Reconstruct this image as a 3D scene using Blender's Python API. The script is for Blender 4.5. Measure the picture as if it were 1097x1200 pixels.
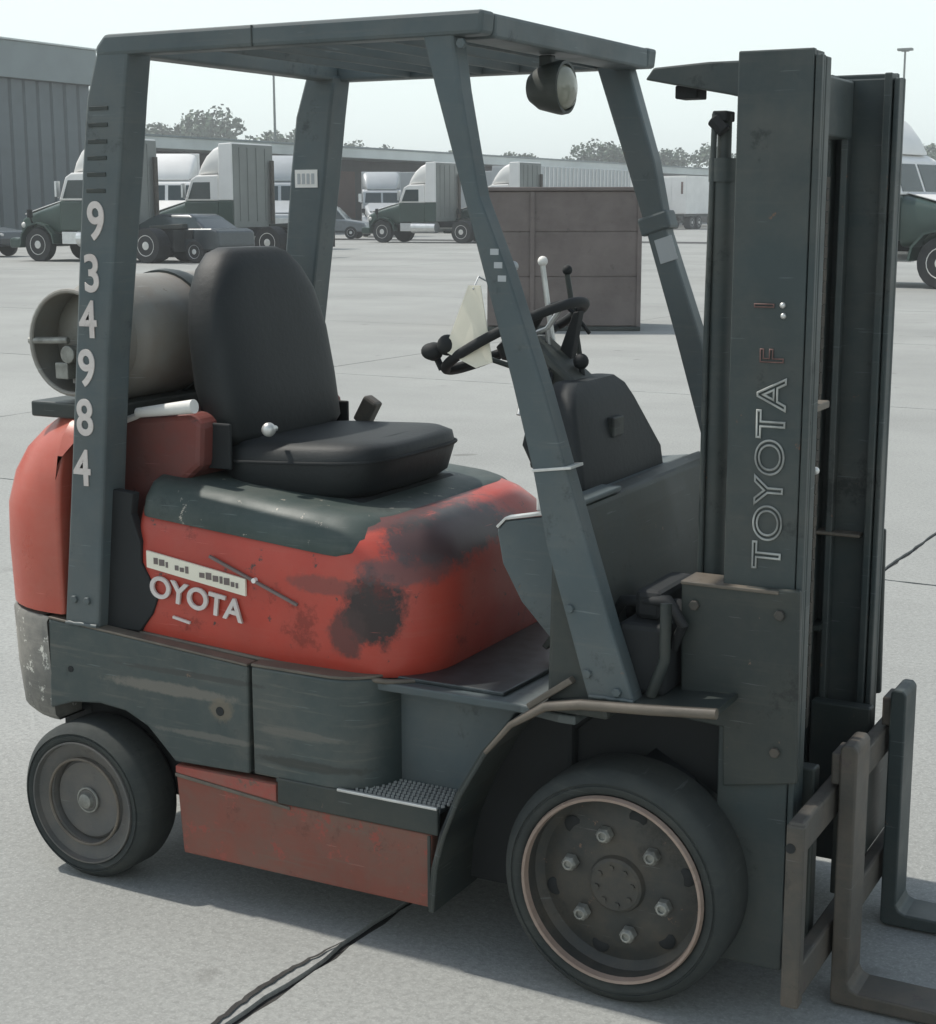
import bpy, bmesh, math, random
from mathutils import Vector, Matrix
R = math.radians
random.seed(7)
for o in list(bpy.data.objects): bpy.data.objects.remove(o)
S = bpy.context.scene
COL = S.collection

# ------------------------------------------------------------------ camera
cd = bpy.data.cameras.new('camera'); cam = bpy.data.objects.new('camera', cd); COL.objects.link(cam)
cd.sensor_fit = 'HORIZONTAL'; cd.sensor_width = 36.0
cd.lens = 36.0 * 1861.2 / 1097.0
cd.clip_start = 0.05; cd.clip_end = 4000
_r = Matrix(((0.882221, 0.087016, -0.462724), (0.470832, -0.166641, 0.866342), (-0.001723, -0.98217, -0.187985)))
_m = Matrix.Identity(4)
for i in range(3):
    _m[i][0] = _r[i][0]; _m[i][1] = -_r[i][1]; _m[i][2] = -_r[i][2]
_m[0][3], _m[1][3], _m[2][3] = 1.1779, -3.2792, 1.62
cam.matrix_world = _m
S.camera = cam

# ------------------------------------------------------------------ world, sun, exposure
SUN_EL, SUN_DIR = 56.0, Vector((-0.985, 0.02, 0))     # direction (in plan) towards the sun
w = bpy.data.worlds.new('World'); S.world = w; w.use_nodes = True
wn, wl = w.node_tree.nodes, w.node_tree.links
bg = wn['Background']
sky = wn.new('ShaderNodeTexSky'); sky.sky_type = 'NISHITA'; sky.sun_disc = False
sky.sun_elevation = R(SUN_EL)
sky.sun_rotation = math.atan2(SUN_DIR.x, SUN_DIR.y)
sky.air_density = 1.2; sky.dust_density = 1.5; sky.ozone_density = 1.0; sky.altitude = 0
bg.inputs[1].default_value = 0.10
_tc = wn.new('ShaderNodeTexCoord'); _sx = wn.new('ShaderNodeSeparateXYZ'); wl.new(_tc.outputs['Generated'], _sx.inputs[0])
_rp = wn.new('ShaderNodeValToRGB'); _rp.color_ramp.interpolation = 'EASE'        # summer haze: white at the horizon, thinning towards the zenith
_rp.color_ramp.elements[0].position = 0.0; _rp.color_ramp.elements[0].color = (0.95,) * 3 + (1,)
_rp.color_ramp.elements[1].position = 0.9; _rp.color_ramp.elements[1].color = (0.12,) * 3 + (1,)
wl.new(_sx.outputs['Z'], _rp.inputs[0])
_mx = wn.new('ShaderNodeMix'); _mx.data_type = 'RGBA'; wl.new(_rp.outputs[0], _mx.inputs[0]); wl.new(sky.outputs[0], _mx.inputs[6])
_mx.inputs[7].default_value = (8.35, 9.35, 9.2, 1)
wl.new(_mx.outputs[2], bg.inputs[0])
sl = bpy.data.lights.new('sun', 'SUN'); sl.energy = 3.1; sl.angle = R(0.9); sl.color = (1.0, 0.955, 0.875)
so = bpy.data.objects.new('sun', sl); COL.objects.link(so)
_d = Vector((SUN_DIR.x * math.cos(R(SUN_EL)), SUN_DIR.y * math.cos(R(SUN_EL)), math.sin(R(SUN_EL)))).normalized()
so.rotation_euler = _d.to_track_quat('Z', 'Y').to_euler(); so.location = (0, 0, 30)
S.view_settings.view_transform = 'Standard'; S.view_settings.look = 'None'
S.view_settings.exposure = 0.32; S.view_settings.gamma = 1.0; S.view_settings.use_curve_mapping = False

# ------------------------------------------------------------------ materials
def new_mat(name):
    m = bpy.data.materials.new(name); m.use_nodes = True
    nt = m.node_tree; return m, nt.nodes, nt.links, nt.nodes['Principled BSDF']
def rgb(c): return (c[0], c[1], c[2], 1.0)
def noise(n, l, co, scale, detail=6, rough=0.6):
    t = n.new('ShaderNodeTexNoise'); t.inputs['Scale'].default_value = scale
    t.inputs['Detail'].default_value = detail; t.inputs['Roughness'].default_value = rough
    l.new(co, t.inputs['Vector']); return t.outputs['Fac']
def ramp(n, l, fac, a, b, ca=(0, 0, 0, 1), cb=(1, 1, 1, 1)):
    r = n.new('ShaderNodeValToRGB'); r.color_ramp.elements[0].position = a; r.color_ramp.elements[1].position = b
    r.color_ramp.elements[0].color = ca; r.color_ramp.elements[1].color = cb
    l.new(fac, r.inputs[0]); return r.outputs[0]
def mix(n, l, fac, a, b):
    x = n.new('ShaderNodeMix'); x.data_type = 'RGBA'
    if isinstance(fac, float): x.inputs[0].default_value = fac
    else: l.new(fac, x.inputs[0])
    for k, v in ((6, a), (7, b)):
        if isinstance(v, tuple): x.inputs[k].default_value = rgb(v)
        else: l.new(v, x.inputs[k])
    return x.outputs[2]
def mathn(n, l, op, a, b=None):
    x = n.new('ShaderNodeMath'); x.operation = op
    for k, v in ((0, a), (1, b)):
        if v is None: continue
        if isinstance(v, (int, float)): x.inputs[k].default_value = v
        else: l.new(v, x.inputs[k])
    return x.outputs[0]
def bump(n, l, p, h, strength, dist=0.01):
    b = n.new('ShaderNodeBump'); b.inputs['Strength'].default_value = strength; b.inputs['Distance'].default_value = dist
    l.new(h, b.inputs['Height']); l.new(b.outputs[0], p.inputs['Normal'])
def coords(n, kind='Object'):
    return n.new('ShaderNodeTexCoord').outputs[kind]

def plain(name, c, rough=0.6, metal=0.0, var=0.18, scale=6.0, bmp=0.0):
    m, n, l, p = new_mat(name); co = coords(n)
    f = noise(n, l, co, scale)
    lo = tuple(v * (1 - var) for v in c); hi = tuple(v * (1 + var) for v in c)
    l.new(mix(n, l, ramp(n, l, f, 0.3, 0.7), lo, hi), p.inputs['Base Color'])
    p.inputs['Roughness'].default_value = rough; p.inputs['Metallic'].default_value = metal
    if bmp: bump(n, l, p, noise(n, l, co, scale * 12), bmp, 0.004)
    return m

def worn(name, c, dust=(0.20, 0.18, 0.15), dust_amt=0.35, chip=(0.16, 0.11, 0.08), chip_thr=0.66, rough=0.5, stains=(), streak=0.5, bmp=0.15, dscale=3.2, grime=0.45):
    """faded machine paint with dust, streaks, chips and stains that have a place of their own"""
    m, n, l, p = new_mat(name); co = coords(n)
    base = mix(n, l, ramp(n, l, noise(n, l, co, 2.2), 0.35, 0.7), tuple(v * 0.82 for v in c), tuple(v * 1.14 for v in c))
    d = ramp(n, l, noise(n, l, co, dscale, 9, 0.7), 0.42, 0.78)
    base = mix(n, l, mathn(n, l, 'MULTIPLY', d, dust_amt), base, dust)
    mp = n.new('ShaderNodeMapping'); mp.inputs['Scale'].default_value = (2.2, 2.2, 38); l.new(co, mp.inputs[0])
    s = ramp(n, l, noise(n, l, mp.outputs[0], 2.0, 5, 0.6), 0.56, 0.74)
    base = mix(n, l, mathn(n, l, 'MULTIPLY', s, streak * 0.5), base, dust)
    for (cx, cy, cz, rx, ry, rz, sc, amt) in stains:
        mm = n.new('ShaderNodeMapping'); mm.vector_type = 'POINT'
        mm.inputs['Location'].default_value = (-cx / rx, -cy / ry, -cz / rz); mm.inputs['Scale'].default_value = (1 / rx, 1 / ry, 1 / rz)
        l.new(co, mm.inputs[0])
        ln = n.new('ShaderNodeVectorMath'); ln.operation = 'LENGTH'; l.new(mm.outputs[0], ln.inputs[0])
        dd = mathn(n, l, 'ADD', ln.outputs['Value'], mathn(n, l, 'MULTIPLY', noise(n, l, co, 22, 10, 0.78), 1.7))
        f = ramp(n, l, mathn(n, l, 'MULTIPLY', dd, 0.5), 0.80, 0.97, (1, 1, 1, 1), (0, 0, 0, 1))
        base = mix(n, l, mathn(n, l, 'MULTIPLY', f, amt), base, sc)
    gk = ramp(n, l, noise(n, l, co, 6.5, 10, 0.78), 0.585, 0.65)
    base = mix(n, l, mathn(n, l, 'MULTIPLY', gk, grime), base, tuple(v * 0.30 for v in c))
    m3 = n.new('ShaderNodeMapping'); m3.inputs['Scale'].default_value = (3, 3, 60); m3.inputs['Rotation'].default_value = (0, R(14), 0); l.new(co, m3.inputs[0])
    sc_ = ramp(n, l, noise(n, l, m3.outputs[0], 3.0, 3, 0.5), 0.69, 0.72)
    base = mix(n, l, mathn(n, l, 'MULTIPLY', sc_, 0.55), base, tuple(min(0.6, v * 1.3 + 0.08) for v in c))
    ch = ramp(n, l, noise(n, l, co, 21, 8, 0.75), chip_thr, chip_thr + 0.03)
    base = mix(n, l, ch, base, chip)
    l.new(base, p.inputs['Base Color'])
    l.new(ramp(n, l, noise(n, l, co, 5), 0.3, 0.7, rgb((rough - .08,) * 3), rgb((rough + .14,) * 3)), p.inputs['Roughness'])
    if bmp: bump(n, l, p, noise(n, l, co, 40, 4), bmp, 0.002)
    return m

M = {}
GREY = (0.078, 0.102, 0.108)
M['grey'] = worn('grey_paint', GREY, dust_amt=0.34, chip_thr=0.68, streak=0.35, grime=0.55)
M['panel'] = worn('side_panel_paint', (0.052, 0.069, 0.067), dust_amt=0.38, chip_thr=0.66, streak=0.9, dscale=5, stains=(
    (-1.12, -0.455, 0.515, 0.20, 0.3, 0.016, (0.20, 0.18, 0.15), 0.65), (-1.00, -0.455, 0.415, 0.17, 0.3, 0.009, (0.16, 0.15, 0.13), 0.6),
    (-1.05, -0.455, 0.558, 0.22, 0.3, 0.008, (0.05, 0.05, 0.045), 0.7), (-0.76, -0.455, 0.46, 0.13, 0.3, 0.010, (0.15, 0.14, 0.12), 0.6),
    (-0.74, -0.455, 0.39, 0.15, 0.3, 0.012, (0.035, 0.035, 0.03), 0.7), (-0.975, -0.455, 0.485, 0.035, 0.3, 0.03, (0.17, 0.14, 0.10), 0.7)))
M['dark'] = worn('dark_greasy_paint', (0.028, 0.037, 0.035), dust=(0.085, 0.08, 0.062), dust_amt=0.6, chip_thr=0.66, grime=0.7, dscale=5)
M['mast'] = worn('mast_paint', (0.036, 0.051, 0.052), dust=(0.12, 0.11, 0.09), dust_amt=0.55, chip=(0.15, 0.085, 0.055), chip_thr=0.655, streak=0.3, grime=0.7)
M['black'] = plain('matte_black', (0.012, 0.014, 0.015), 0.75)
M['seat'] = plain('black_vinyl', (0.013, 0.016, 0.017), 0.62, bmp=0.25, scale=5)
M['rubber'] = worn('tyre_rubber', (0.028, 0.034, 0.033), dust=(0.10, 0.10, 0.085), dust_amt=0.6, chip=(0.02, 0.02, 0.02), chip_thr=0.69, rough=0.78)
M['rim'] = worn('rim_paint', (0.040, 0.042, 0.039), dust=(0.105, 0.085, 0.062), dust_amt=0.75, chip=(0.16, 0.10, 0.07), chip_thr=0.64, rough=0.6, dscale=8)
M['rimedge'] = worn('rusty_rim_edge', (0.33, 0.25, 0.205), dust=(0.17, 0.11, 0.08), dust_amt=0.8, rough=0.5, dscale=9)
M['greyrim'] = worn('grey_rim', (0.105, 0.105, 0.10), dust=(0.19, 0.16, 0.13), dust_amt=0.6, rough=0.6, dscale=8)
M['nut'] = plain('worn_steel', (0.27, 0.27, 0.245), 0.45, 0.4, 0.35, 30)
M['steel'] = plain('bright_steel', (0.62, 0.62, 0.60), 0.35, 0.6, 0.2, 12)
M['rust'] = worn('rusty_steel', (0.062, 0.058, 0.050), dust=(0.15, 0.115, 0.085), dust_amt=0.7, chip=(0.07, 0.055, 0.05), chip_thr=0.6, rough=0.6, dscale=7)
M['tan'] = worn('tan_worn_edge', (0.115, 0.098, 0.078), dust=(0.21, 0.175, 0.135), dust_amt=0.8, rough=0.55, dscale=8)  # worn tan edges; the pale tone also paints highlights on some ledges
RED = (0.47, 0.055, 0.034)
M['red'] = worn('faded_red_paint', RED, dust=(0.40, 0.13, 0.095), dust_amt=0.45, chip=(0.07, 0.045, 0.04), chip_thr=0.63, rough=0.40, streak=0.4, grime=0.6, stains=(
    (-0.600, -0.40, 0.755, 0.070, 0.2, 0.085, (0.022, 0.020, 0.020), 0.97),
    (-0.655, -0.41, 0.70, 0.05, 0.2, 0.06, (0.06, 0.035, 0.033), 0.8),
    (-0.50, -0.20, 0.90, 0.12, 0.30, 0.060, (0.055, 0.055, 0.058), 0.9),
    (-0.54, -0.41, 0.84, 0.10, 0.3, 0.035, (0.10, 0.075, 0.075), 0.7),
    (-0.72, -0.41, 0.80, 0.10, 0.2, 0.022, (0.13, 0.055, 0.048), 0.6),
    (-0.86, -0.35, 0.94, 0.50, 0.5, 0.030, (0.05, 0.05, 0.05), 0.8)))
M['maroon'] = worn('grimy_maroon_paint', (0.19, 0.050, 0.040), dust=(0.10, 0.075, 0.068), dust_amt=0.8, chip=(0.05, 0.035, 0.03), chip_thr=0.62, rough=0.55, streak=0.3)  # red darkened to maroon for the shaded side, plus grime
M['cwred'] = worn('counterweight_red', (0.45, 0.080, 0.050), dust=(0.45, 0.20, 0.15), dust_amt=0.45, chip=(0.45, 0.38, 0.34), chip_thr=0.69, rough=0.32, streak=0.2)
M['skirt'] = worn('rusty_red_skirt', (0.22, 0.068, 0.046), dust=(0.14, 0.115, 0.09), dust_amt=0.95, chip=(0.27, 0.070, 0.050), chip_thr=0.575, rough=0.62, streak=1.0, dscale=5)
M['skirttop'] = worn('scraped_red_skirt', (0.36, 0.062, 0.045), dust=(0.20, 0.13, 0.10), dust_amt=0.9, chip=(0.15, 0.09, 0.07), chip_thr=0.6, dscale=6)
M['bumper'] = worn('scuffed_bumper', (0.16, 0.155, 0.14), dust=(0.40, 0.37, 0.32), dust_amt=0.7, chip=(0.60, 0.58, 0.52), chip_thr=0.595, rough=0.6, streak=0.6, dscale=7)
M['cap'] = worn('worn_green_grey', (0.040, 0.060, 0.054), dust=(0.16, 0.16, 0.14), dust_amt=0.5, chip=(0.40, 0.36, 0.30), chip_thr=0.62, rough=0.55)
M['tank'] = worn('grey_cylinder_paint', (0.27, 0.27, 0.245), dust=(0.22, 0.16, 0.12), dust_amt=0.7, chip=(0.12, 0.08, 0.06), chip_thr=0.68, rough=0.45, streak=0)
M['white'] = plain('white_paint', (0.78, 0.76, 0.72), 0.5, 0, 0.08)
M['letter'] = worn('worn_lettering', (0.72, 0.66, 0.62), dust=(0.40, 0.30, 0.26), dust_amt=0.45, chip=(0.3, 0.12, 0.10), chip_thr=0.66, bmp=0, dscale=14)
M['outline'] = plain('grey_outline_lettering', (0.32, 0.33, 0.31), 0.6, 0, 0.5, 14)
M['fadedred'] = plain('faded_red_lettering', (0.15, 0.085, 0.075), 0.7, 0, 0.5, 30)
M['paper'] = plain('cream_paper', (0.80, 0.75, 0.62), 0.7, 0, 0.06)
M['print'] = plain('dark_print', (0.16, 0.13, 0.12), 0.7)
M['lens'] = plain('lamp_glass', (0.27, 0.27, 0.22), 0.10, 0.0, 0.2)
M['treadplate'] = plain('tread_plate', (0.055, 0.065, 0.068), 0.35, 0.3, 0.4, 20)

# ground concrete
def concrete(name, c, far=False):
    m, n, l, p = new_mat(name); co = n.new('ShaderNodeNewGeometry').outputs['Position']
    a = noise(n, l, co, 0.25, 8, 0.65); b = noise(n, l, co, 2.1, 8, 0.7); f = noise(n, l, co, 55, 3, 0.7)
    col = mix(n, l, ramp(n, l, a, 0.36, 0.66), tuple(v * 0.80 for v in c), tuple(v * 1.10 for v in c))
    col = mix(n, l, mathn(n, l, 'MULTIPLY', ramp(n, l, b, 0.5, 0.8), 0.40), col, tuple(v * 0.72 for v in c))
    col = mix(n, l, mathn(n, l, 'MULTIPLY', ramp(n, l, f, 0.40, 0.68), 0.55), col, tuple(v * 0.55 for v in c))
    f3 = noise(n, l, co, 140, 2, 0.6)
    col = mix(n, l, mathn(n, l, 'MULTIPLY', ramp(n, l, f3, 0.52, 0.70), 0.5), col, tuple(min(1, v * 1.35) for v in c))
    # tyre bands drawn out along the driving lanes
    mp = n.new('ShaderNodeMapping'); mp.inputs['Scale'].default_value = (0.035, 0.32, 1); mp.inputs['Rotation'].default_value = (0, 0, R(-18)); l.new(co, mp.inputs[0])
    t = ramp(n, l, noise(n, l, mp.outputs[0], 1.0, 6, 0.65), 0.50, 0.72)
    col = mix(n, l, mathn(n, l, 'MULTIPLY', t, 0.42), col, tuple(v * 0.58 for v in c))
    st = ramp(n, l, noise(n, l, co, 3.3, 3, 0.4), 0.70, 0.76)
    col = mix(n, l, mathn(n, l, 'MULTIPLY', st, 0.5), col, (0.10, 0.095, 0.085))
    l.new(col, p.inputs['Base Color']); p.inputs['Roughness'].default_value = 0.88
    bump(n, l, p, f, 0.35, 0.004)
    return m
CONC = (0.320, 0.326, 0.310)
M['concrete'] = concrete('concrete', CONC)
M['tar'] = plain('joint_tar', (0.030, 0.029, 0.027), 0.8, 0, 0.4, 25, 0.4)

# background
M['bldg'] = plain('teal_grey_cladding', (0.105, 0.130, 0.140), 0.6, 0, 0.12, 0.6)
M['fascia'] = plain('pale_fascia', (0.20, 0.235, 0.24), 0.6, 0, 0.08, 0.6)
M['roofedge'] = plain('pale_canopy_edge', (0.50, 0.54, 0.53), 0.6, 0, 0.12, 0.3)
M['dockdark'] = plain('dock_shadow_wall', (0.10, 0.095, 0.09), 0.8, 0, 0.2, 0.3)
M['brick'] = plain('dull_brick', (0.17, 0.11, 0.095), 0.8, 0, 0.2, 0.5)
M['tgreen'] = plain('dark_green_truck_paint', (0.035, 0.062, 0.052), 0.35, 0, 0.15, 1)
M['twhite'] = plain('white_truck_paint', (0.76, 0.75, 0.73), 0.4, 0, 0.06, 1)
M['tsilver'] = plain('silver_grey_paint', (0.42, 0.44, 0.45), 0.4, 0.1, 0.08, 1)
M['tgrey'] = plain('dull_grey_panel', (0.20, 0.215, 0.205), 0.6, 0, 0.15, 0.8)
M['glass'] = plain('dark_window_glass', (0.035, 0.050, 0.052), 0.12, 0, 0.1)
M['chrome'] = plain('polished_metal', (0.66, 0.67, 0.67), 0.3, 0.7, 0.1)
M['tyre'] = plain('black_tyre', (0.025, 0.026, 0.027), 0.8)
M['hubwhite'] = plain('white_wheel', (0.62, 0.61, 0.58), 0.5)
M['cardark'] = plain('dark_car_paint', (0.045, 0.055, 0.062), 0.25, 0.2, 0.1)
M['carsilver'] = plain('grey_car_paint', (0.17, 0.19, 0.205), 0.3, 0.3, 0.1)
M['bark'] = plain('bark', (0.08, 0.065, 0.05), 0.9)
def leafmat(name, c):
    m, n, l, p = new_mat(name)
    oi = n.new('ShaderNodeNewGeometry')
    col = mix(n, l, oi.outputs['Random Per Island'], tuple(v * 0.6 for v in c), tuple(v * 1.5 for v in c))
    l.new(col, p.inputs['Base Color']); p.inputs['Roughness'].default_value = 0.7
    return m
M['leaf'] = leafmat('tree_leaves', (0.055, 0.088, 0.055))
M['box'] = worn('brown_steel_box', (0.135, 0.112, 0.105), dust=(0.20, 0.175, 0.16), dust_amt=0.5, chip=(0.22, 0.14, 0.10), chip_thr=0.70, dscale=1.2, rough=0.65)

# ------------------------------------------------------------------ mesh helpers
class MB:
    def __init__(s): s.bm = bmesh.new()
    def face(s, vs):
        try: return s.bm.faces.new(vs)
        except ValueError: return None
    def box(s, a, b, rot=None, piv=None):
        x0, y0, z0 = [min(a[i], b[i]) for i in range(3)]; x1, y1, z1 = [max(a[i], b[i]) for i in range(3)]
        co = [Vector(p) for p in ((x0,y0,z0),(x1,y0,z0),(x1,y1,z0),(x0,y1,z0),(x0,y0,z1),(x1,y0,z1),(x1,y1,z1),(x0,y1,z1))]
        if rot is not None:
            c = Vector(piv) if piv is not None else Vector(((x0+x1)/2,(y0+y1)/2,(z0+z1)/2))
            co = [c + rot @ (p - c) for p in co]
        v = [s.bm.verts.new(p) for p in co]
        for f in ((0,3,2,1),(4,5,6,7),(0,1,5,4),(1,2,6,5),(2,3,7,6),(3,0,4,7)): s.face([v[i] for i in f])
        return s
    def prism(s, poly, axis, a, b):
        """polygon in the plane across `axis`, extruded from a to b"""
        def P(u, v, t): return {'y': (u, t, v), 'x': (t, u, v), 'z': (u, v, t)}[axis]
        A = [s.bm.verts.new(P(u, v, a)) for u, v in poly]; B = [s.bm.verts.new(P(u, v, b)) for u, v in poly]
        s.face(A); s.face(B[::-1])
        for i in range(len(poly)):
            j = (i + 1) % len(poly); s.face([A[i], B[i], B[j], A[j]])
        return s
    def strip(s, pts, axis, a, b, th):
        """a bent sheet: open path in the plane across `axis`, thickness th to its left"""
        n = len(pts); off = []
        for i in range(n):
            p0 = Vector(pts[max(0, i-1)]); p1 = Vector(pts[min(n-1, i+1)]); t = (p1 - p0).normalized()
            off.append((pts[i][0] - t.y * th, pts[i][1] + t.x * th))
        for i in range(n - 1):
            s.prism([pts[i], pts[i+1], off[i+1], off[i]], axis, a, b)
        bmesh.ops.remove_doubles(s.bm, verts=s.bm.verts, dist=1e-5)
        inner = [f for f in s.bm.faces if len([g for g in s.bm.faces if g is not f and set(g.verts) == set(f.verts)])] if len(s.bm.faces) < 400 else []
        if inner: bmesh.ops.delete(s.bm, geom=inner, context='FACES')
        return s
    def cyl(s, p0, p1, r0, r1=None, n=20, caps=True):
        r1 = r0 if r1 is None else r1
        p0, p1 = Vector(p0), Vector(p1); d = (p1 - p0).normalized(); q = d.to_track_quat('Z', 'Y')
        A, B = [], []
        for i in range(n):
            a = 2 * math.pi * i / n; u = q @ Vector((math.cos(a), math.sin(a), 0))
            A.append(s.bm.verts.new(p0 + u * r0)); B.append(s.bm.verts.new(p1 + u * r1))
        for i in range(n):
            j = (i + 1) % n; s.face([A[i], A[j], B[j], B[i]])
        if caps: s.face(A[::-1]); s.face(B)
        return s
    def lathe(s, prof, c, axis='y', n=48, caps=False):
        """prof: list of (offset along axis, radius)"""
        c = Vector(c); rings = []
        for (t, r) in prof:
            ring = []
            for i in range(n):
                a = 2 * math.pi * i / n; ca, sa = math.cos(a) * r, math.sin(a) * r
                ring.append(s.bm.verts.new(c + Vector({'y': (ca, t, sa), 'x': (t, ca, sa), 'z': (ca, sa, t)}[axis])))
            rings.append(ring)
        for k in range(len(rings) - 1):
            for i in range(n):
                j = (i + 1) % n; s.face([rings[k][i], rings[k][j], rings[k+1][j], rings[k+1][i]])
        if caps and prof[0][1] > 1e-4: s.face(rings[0][::-1])
        if caps and prof[-1][1] > 1e-4: s.face(rings[-1])
        return s
    def torus(s, c, axis, Rr, r, n=48, k=10, rot=None):
        c = Vector(c); g = []
        for i in range(n):
            a = 2 * math.pi * i / n; ring = []
            for j in range(k):
                b = 2 * math.pi * j / k; rr = Rr + r * math.cos(b); h = r * math.sin(b)
                p = Vector({'y': (rr*math.cos(a), h, rr*math.sin(a)), 'x': (h, rr*math.cos(a), rr*math.sin(a)), 'z': (rr*math.cos(a), rr*math.sin(a), h)}[axis])
                if rot is not None: p = rot @ p
                ring.append(s.bm.verts.new(c + p))
            g.append(ring)
        for i in range(n):
            for j in range(k):
                s.face([g[i][j], g[(i+1)%n][j], g[(i+1)%n][(j+1)%k], g[i][(j+1)%k]])
        return s
    def tube(s, pts, r, n=10):
        pts = [Vector(p) for p in pts]; rings = []
        up = Vector((0.13, 0.21, 0.97))
        for i, p in enumerate(pts):
            t = (pts[min(len(pts)-1, i+1)] - pts[max(0, i-1)]).normalized()
            x = t.cross(up).normalized(); y = t.cross(x).normalized()
            rr = r[i] if isinstance(r, (list, tuple)) else r
            rings.append([s.bm.verts.new(p + (x*math.cos(2*math.pi*k/n) + y*math.sin(2*math.pi*k/n)) * rr) for k in range(n)])
        for a, b in zip(rings, rings[1:]):
            for k in range(n): s.face([a[k], a[(k+1)%n], b[(k+1)%n], b[k]])
        s.face(rings[0][::-1]); s.face(rings[-1]); return s
    def loft(s, rings, cap=True):
        V = [[s.bm.verts.new(p) for p in r] for r in rings]
        for a, b in zip(V, V[1:]):
            for i in range(len(a)):
                j = (i + 1) % len(a); s.face([a[i], a[j], b[j], b[i]])
        if cap: s.face(V[0][::-1]); s.face(V[-1])
        return s
    def sphere(s, c, r, seg=14, sc=(1,1,1)):
        mat = Matrix.Translation(c) @ Matrix.Diagonal((sc[0]*r, sc[1]*r, sc[2]*r, 1))
        bmesh.ops.create_uvsphere(s.bm, u_segments=seg, v_segments=seg//2+2, radius=1, matrix=mat); return s
    def build(s, name, mat, parent=None, bevel=0.0, smooth=None, seg=2):
        bmesh.ops.recalc_face_normals(s.bm, faces=s.bm.faces)
        me = bpy.data.meshes.new(name); s.bm.to_mesh(me); s.bm.free()
        me.materials.append(M[mat] if isinstance(mat, str) else mat)
        o = bpy.data.objects.new(name, me); COL.objects.link(o)
        if parent is not None: o.parent = parent
        if smooth is not None:
            me.shade_smooth(); me.set_sharp_from_angle(angle=R(smooth))
        if bevel:
            b = o.modifiers.new('bevel', 'BEVEL'); b.width = bevel; b.segments = seg; b.limit_method = 'ANGLE'; b.angle_limit = R(38)
        return o

def tag(o, label=None, cat=None, group=None, kind=None):
    if label: o['label'] = label
    if cat: o['category'] = cat
    if group: o['group'] = group
    if kind: o['kind'] = kind
    return o
def empty(name, loc=(0, 0, 0), rz=0.0):
    o = bpy.data.objects.new(name, None); COL.objects.link(o); o.location = loc; o.rotation_euler = (0, 0, rz); o.empty_display_size = 0.2; return o
KIDS = {}
def children(o): return [c for c in bpy.data.objects if c.parent is o]
def copy_tree(o, parent=None, swap=None):
    c = o.copy(); COL.objects.link(c)
    if parent is not None: c.parent = parent
    if swap and c.type == 'MESH' and c.material_slots:
        nm = c.material_slots[0].material.name
        if nm in swap:
            c.material_slots[0].link = 'OBJECT'; c.material_slots[0].material = swap[nm]
    for ch in children(o): copy_tree(ch, c, swap)
    return c
def rrect(x0, x1, y0, y1, rads, z, k=7):
    """rounded rectangle ring; rads at (x1,y0),(x1,y1),(x0,y1),(x0,y0)"""
    out = []
    for (cx, cy, sx, sy, a0), r in zip(((x1,y0,-1,1,-90),(x1,y1,-1,-1,0),(x0,y1,1,-1,90),(x0,y0,1,1,180)), rads):
        for i in range(k):
            a = R(a0 + 90 * i / (k - 1)); out.append((cx + sx*r + r*math.cos(a), cy + sy*r + r*math.sin(a), z))
    return out
def text_mesh(name, body, size, mat, parent, mw, extrude=0.0008, outline=0.0, sx=1.0, align='LEFT', offset=0.0):
    cu = bpy.data.curves.new(name, 'FONT'); cu.body = body; cu.size = size; cu.align_x = align; cu.offset = offset
    if outline: cu.fill_mode = 'NONE'; cu.bevel_depth = outline; cu.bevel_resolution = 1
    else: cu.extrude = extrude
    t = bpy.data.objects.new(name, cu); COL.objects.link(t)
    dg = bpy.context.evaluated_depsgraph_get(); dg.update()
    me = bpy.data.meshes.new_from_object(t.evaluated_get(dg)); bpy.data.objects.remove(t)
    me.name = name; me.transform(Matrix.Diagonal((sx, 1, 1, 1))); me.transform(mw)
    me.materials.clear(); me.materials.append(M[mat])
    o = bpy.data.objects.new(name, me); COL.objects.link(o); o.parent = parent
    return o
def frame(origin, x, y):
    x = Vector(x).normalized(); y = Vector(y).normalized(); z = x.cross(y).normalized(); y = z.cross(x)
    m = Matrix.Identity(4)
    for i in range(3): m[i][0], m[i][1], m[i][2], m[i][3] = x[i], y[i], z[i], origin[i]
    return m

# ================================================================== the ground
GA = R(-2.0)                                   # the slab grid is turned a little from the truck
def gxy(u, v): return (u * math.cos(GA) - v * math.sin(GA), u * math.sin(GA) + v * math.cos(GA))
g = MB(); g.box((-700, -700, -0.5), (700, 700, -0.030)); ground = g.build('ground', 'concrete'); tag(ground, kind='structure')
g = MB(); pts = [gxy(u, v) for u, v in ((-60, -8), (40, -8), (40, 70), (-60, 70))]
g.prism(pts, 'z', -0.029, -0.011); jf = g.build('joint_filler', 'tar', ground)
U0, V0, DU, DV = -0.605, 3.62, 7.6, 6.2
us = [U0 + DU * i for i in range(-7, 5)]; vs = [V0 + DV * j for j in range(-2, 10)]
def slab(u0, u1, v0, v1, near):
    m = MB(); gap = 0.011 if near else 0.007
    def edge(a, b, n):
        out = []
        for i in range(n):
            t = i / n; p = (a[0] + (b[0]-a[0]) * t, a[1] + (b[1]-a[1]) * t)
            j = 0.006 if (near and i) else 0.0
            out.append((p[0] + random.uniform(-j, j), p[1] + random.uniform(-j, j)))
        return out
    c = [(u0+gap, v0+gap), (u1-gap, v0+gap), (u1-gap, v1-gap), (u0+gap, v1-gap)]
    n = 90 if near else 1
    poly = [gxy(*p) for k in range(4) for p in edge(c[k], c[(k+1) % 4], n)]
    m.prism(poly, 'z', -0.0105, random.uniform(-0.0012, 0.0012))
    return m.build('slab', 'concrete', ground)
for u in us:
    for v in vs:
        slab(u, u + DU, v, v + DV, abs(u) < 9 and v < 4)
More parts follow.
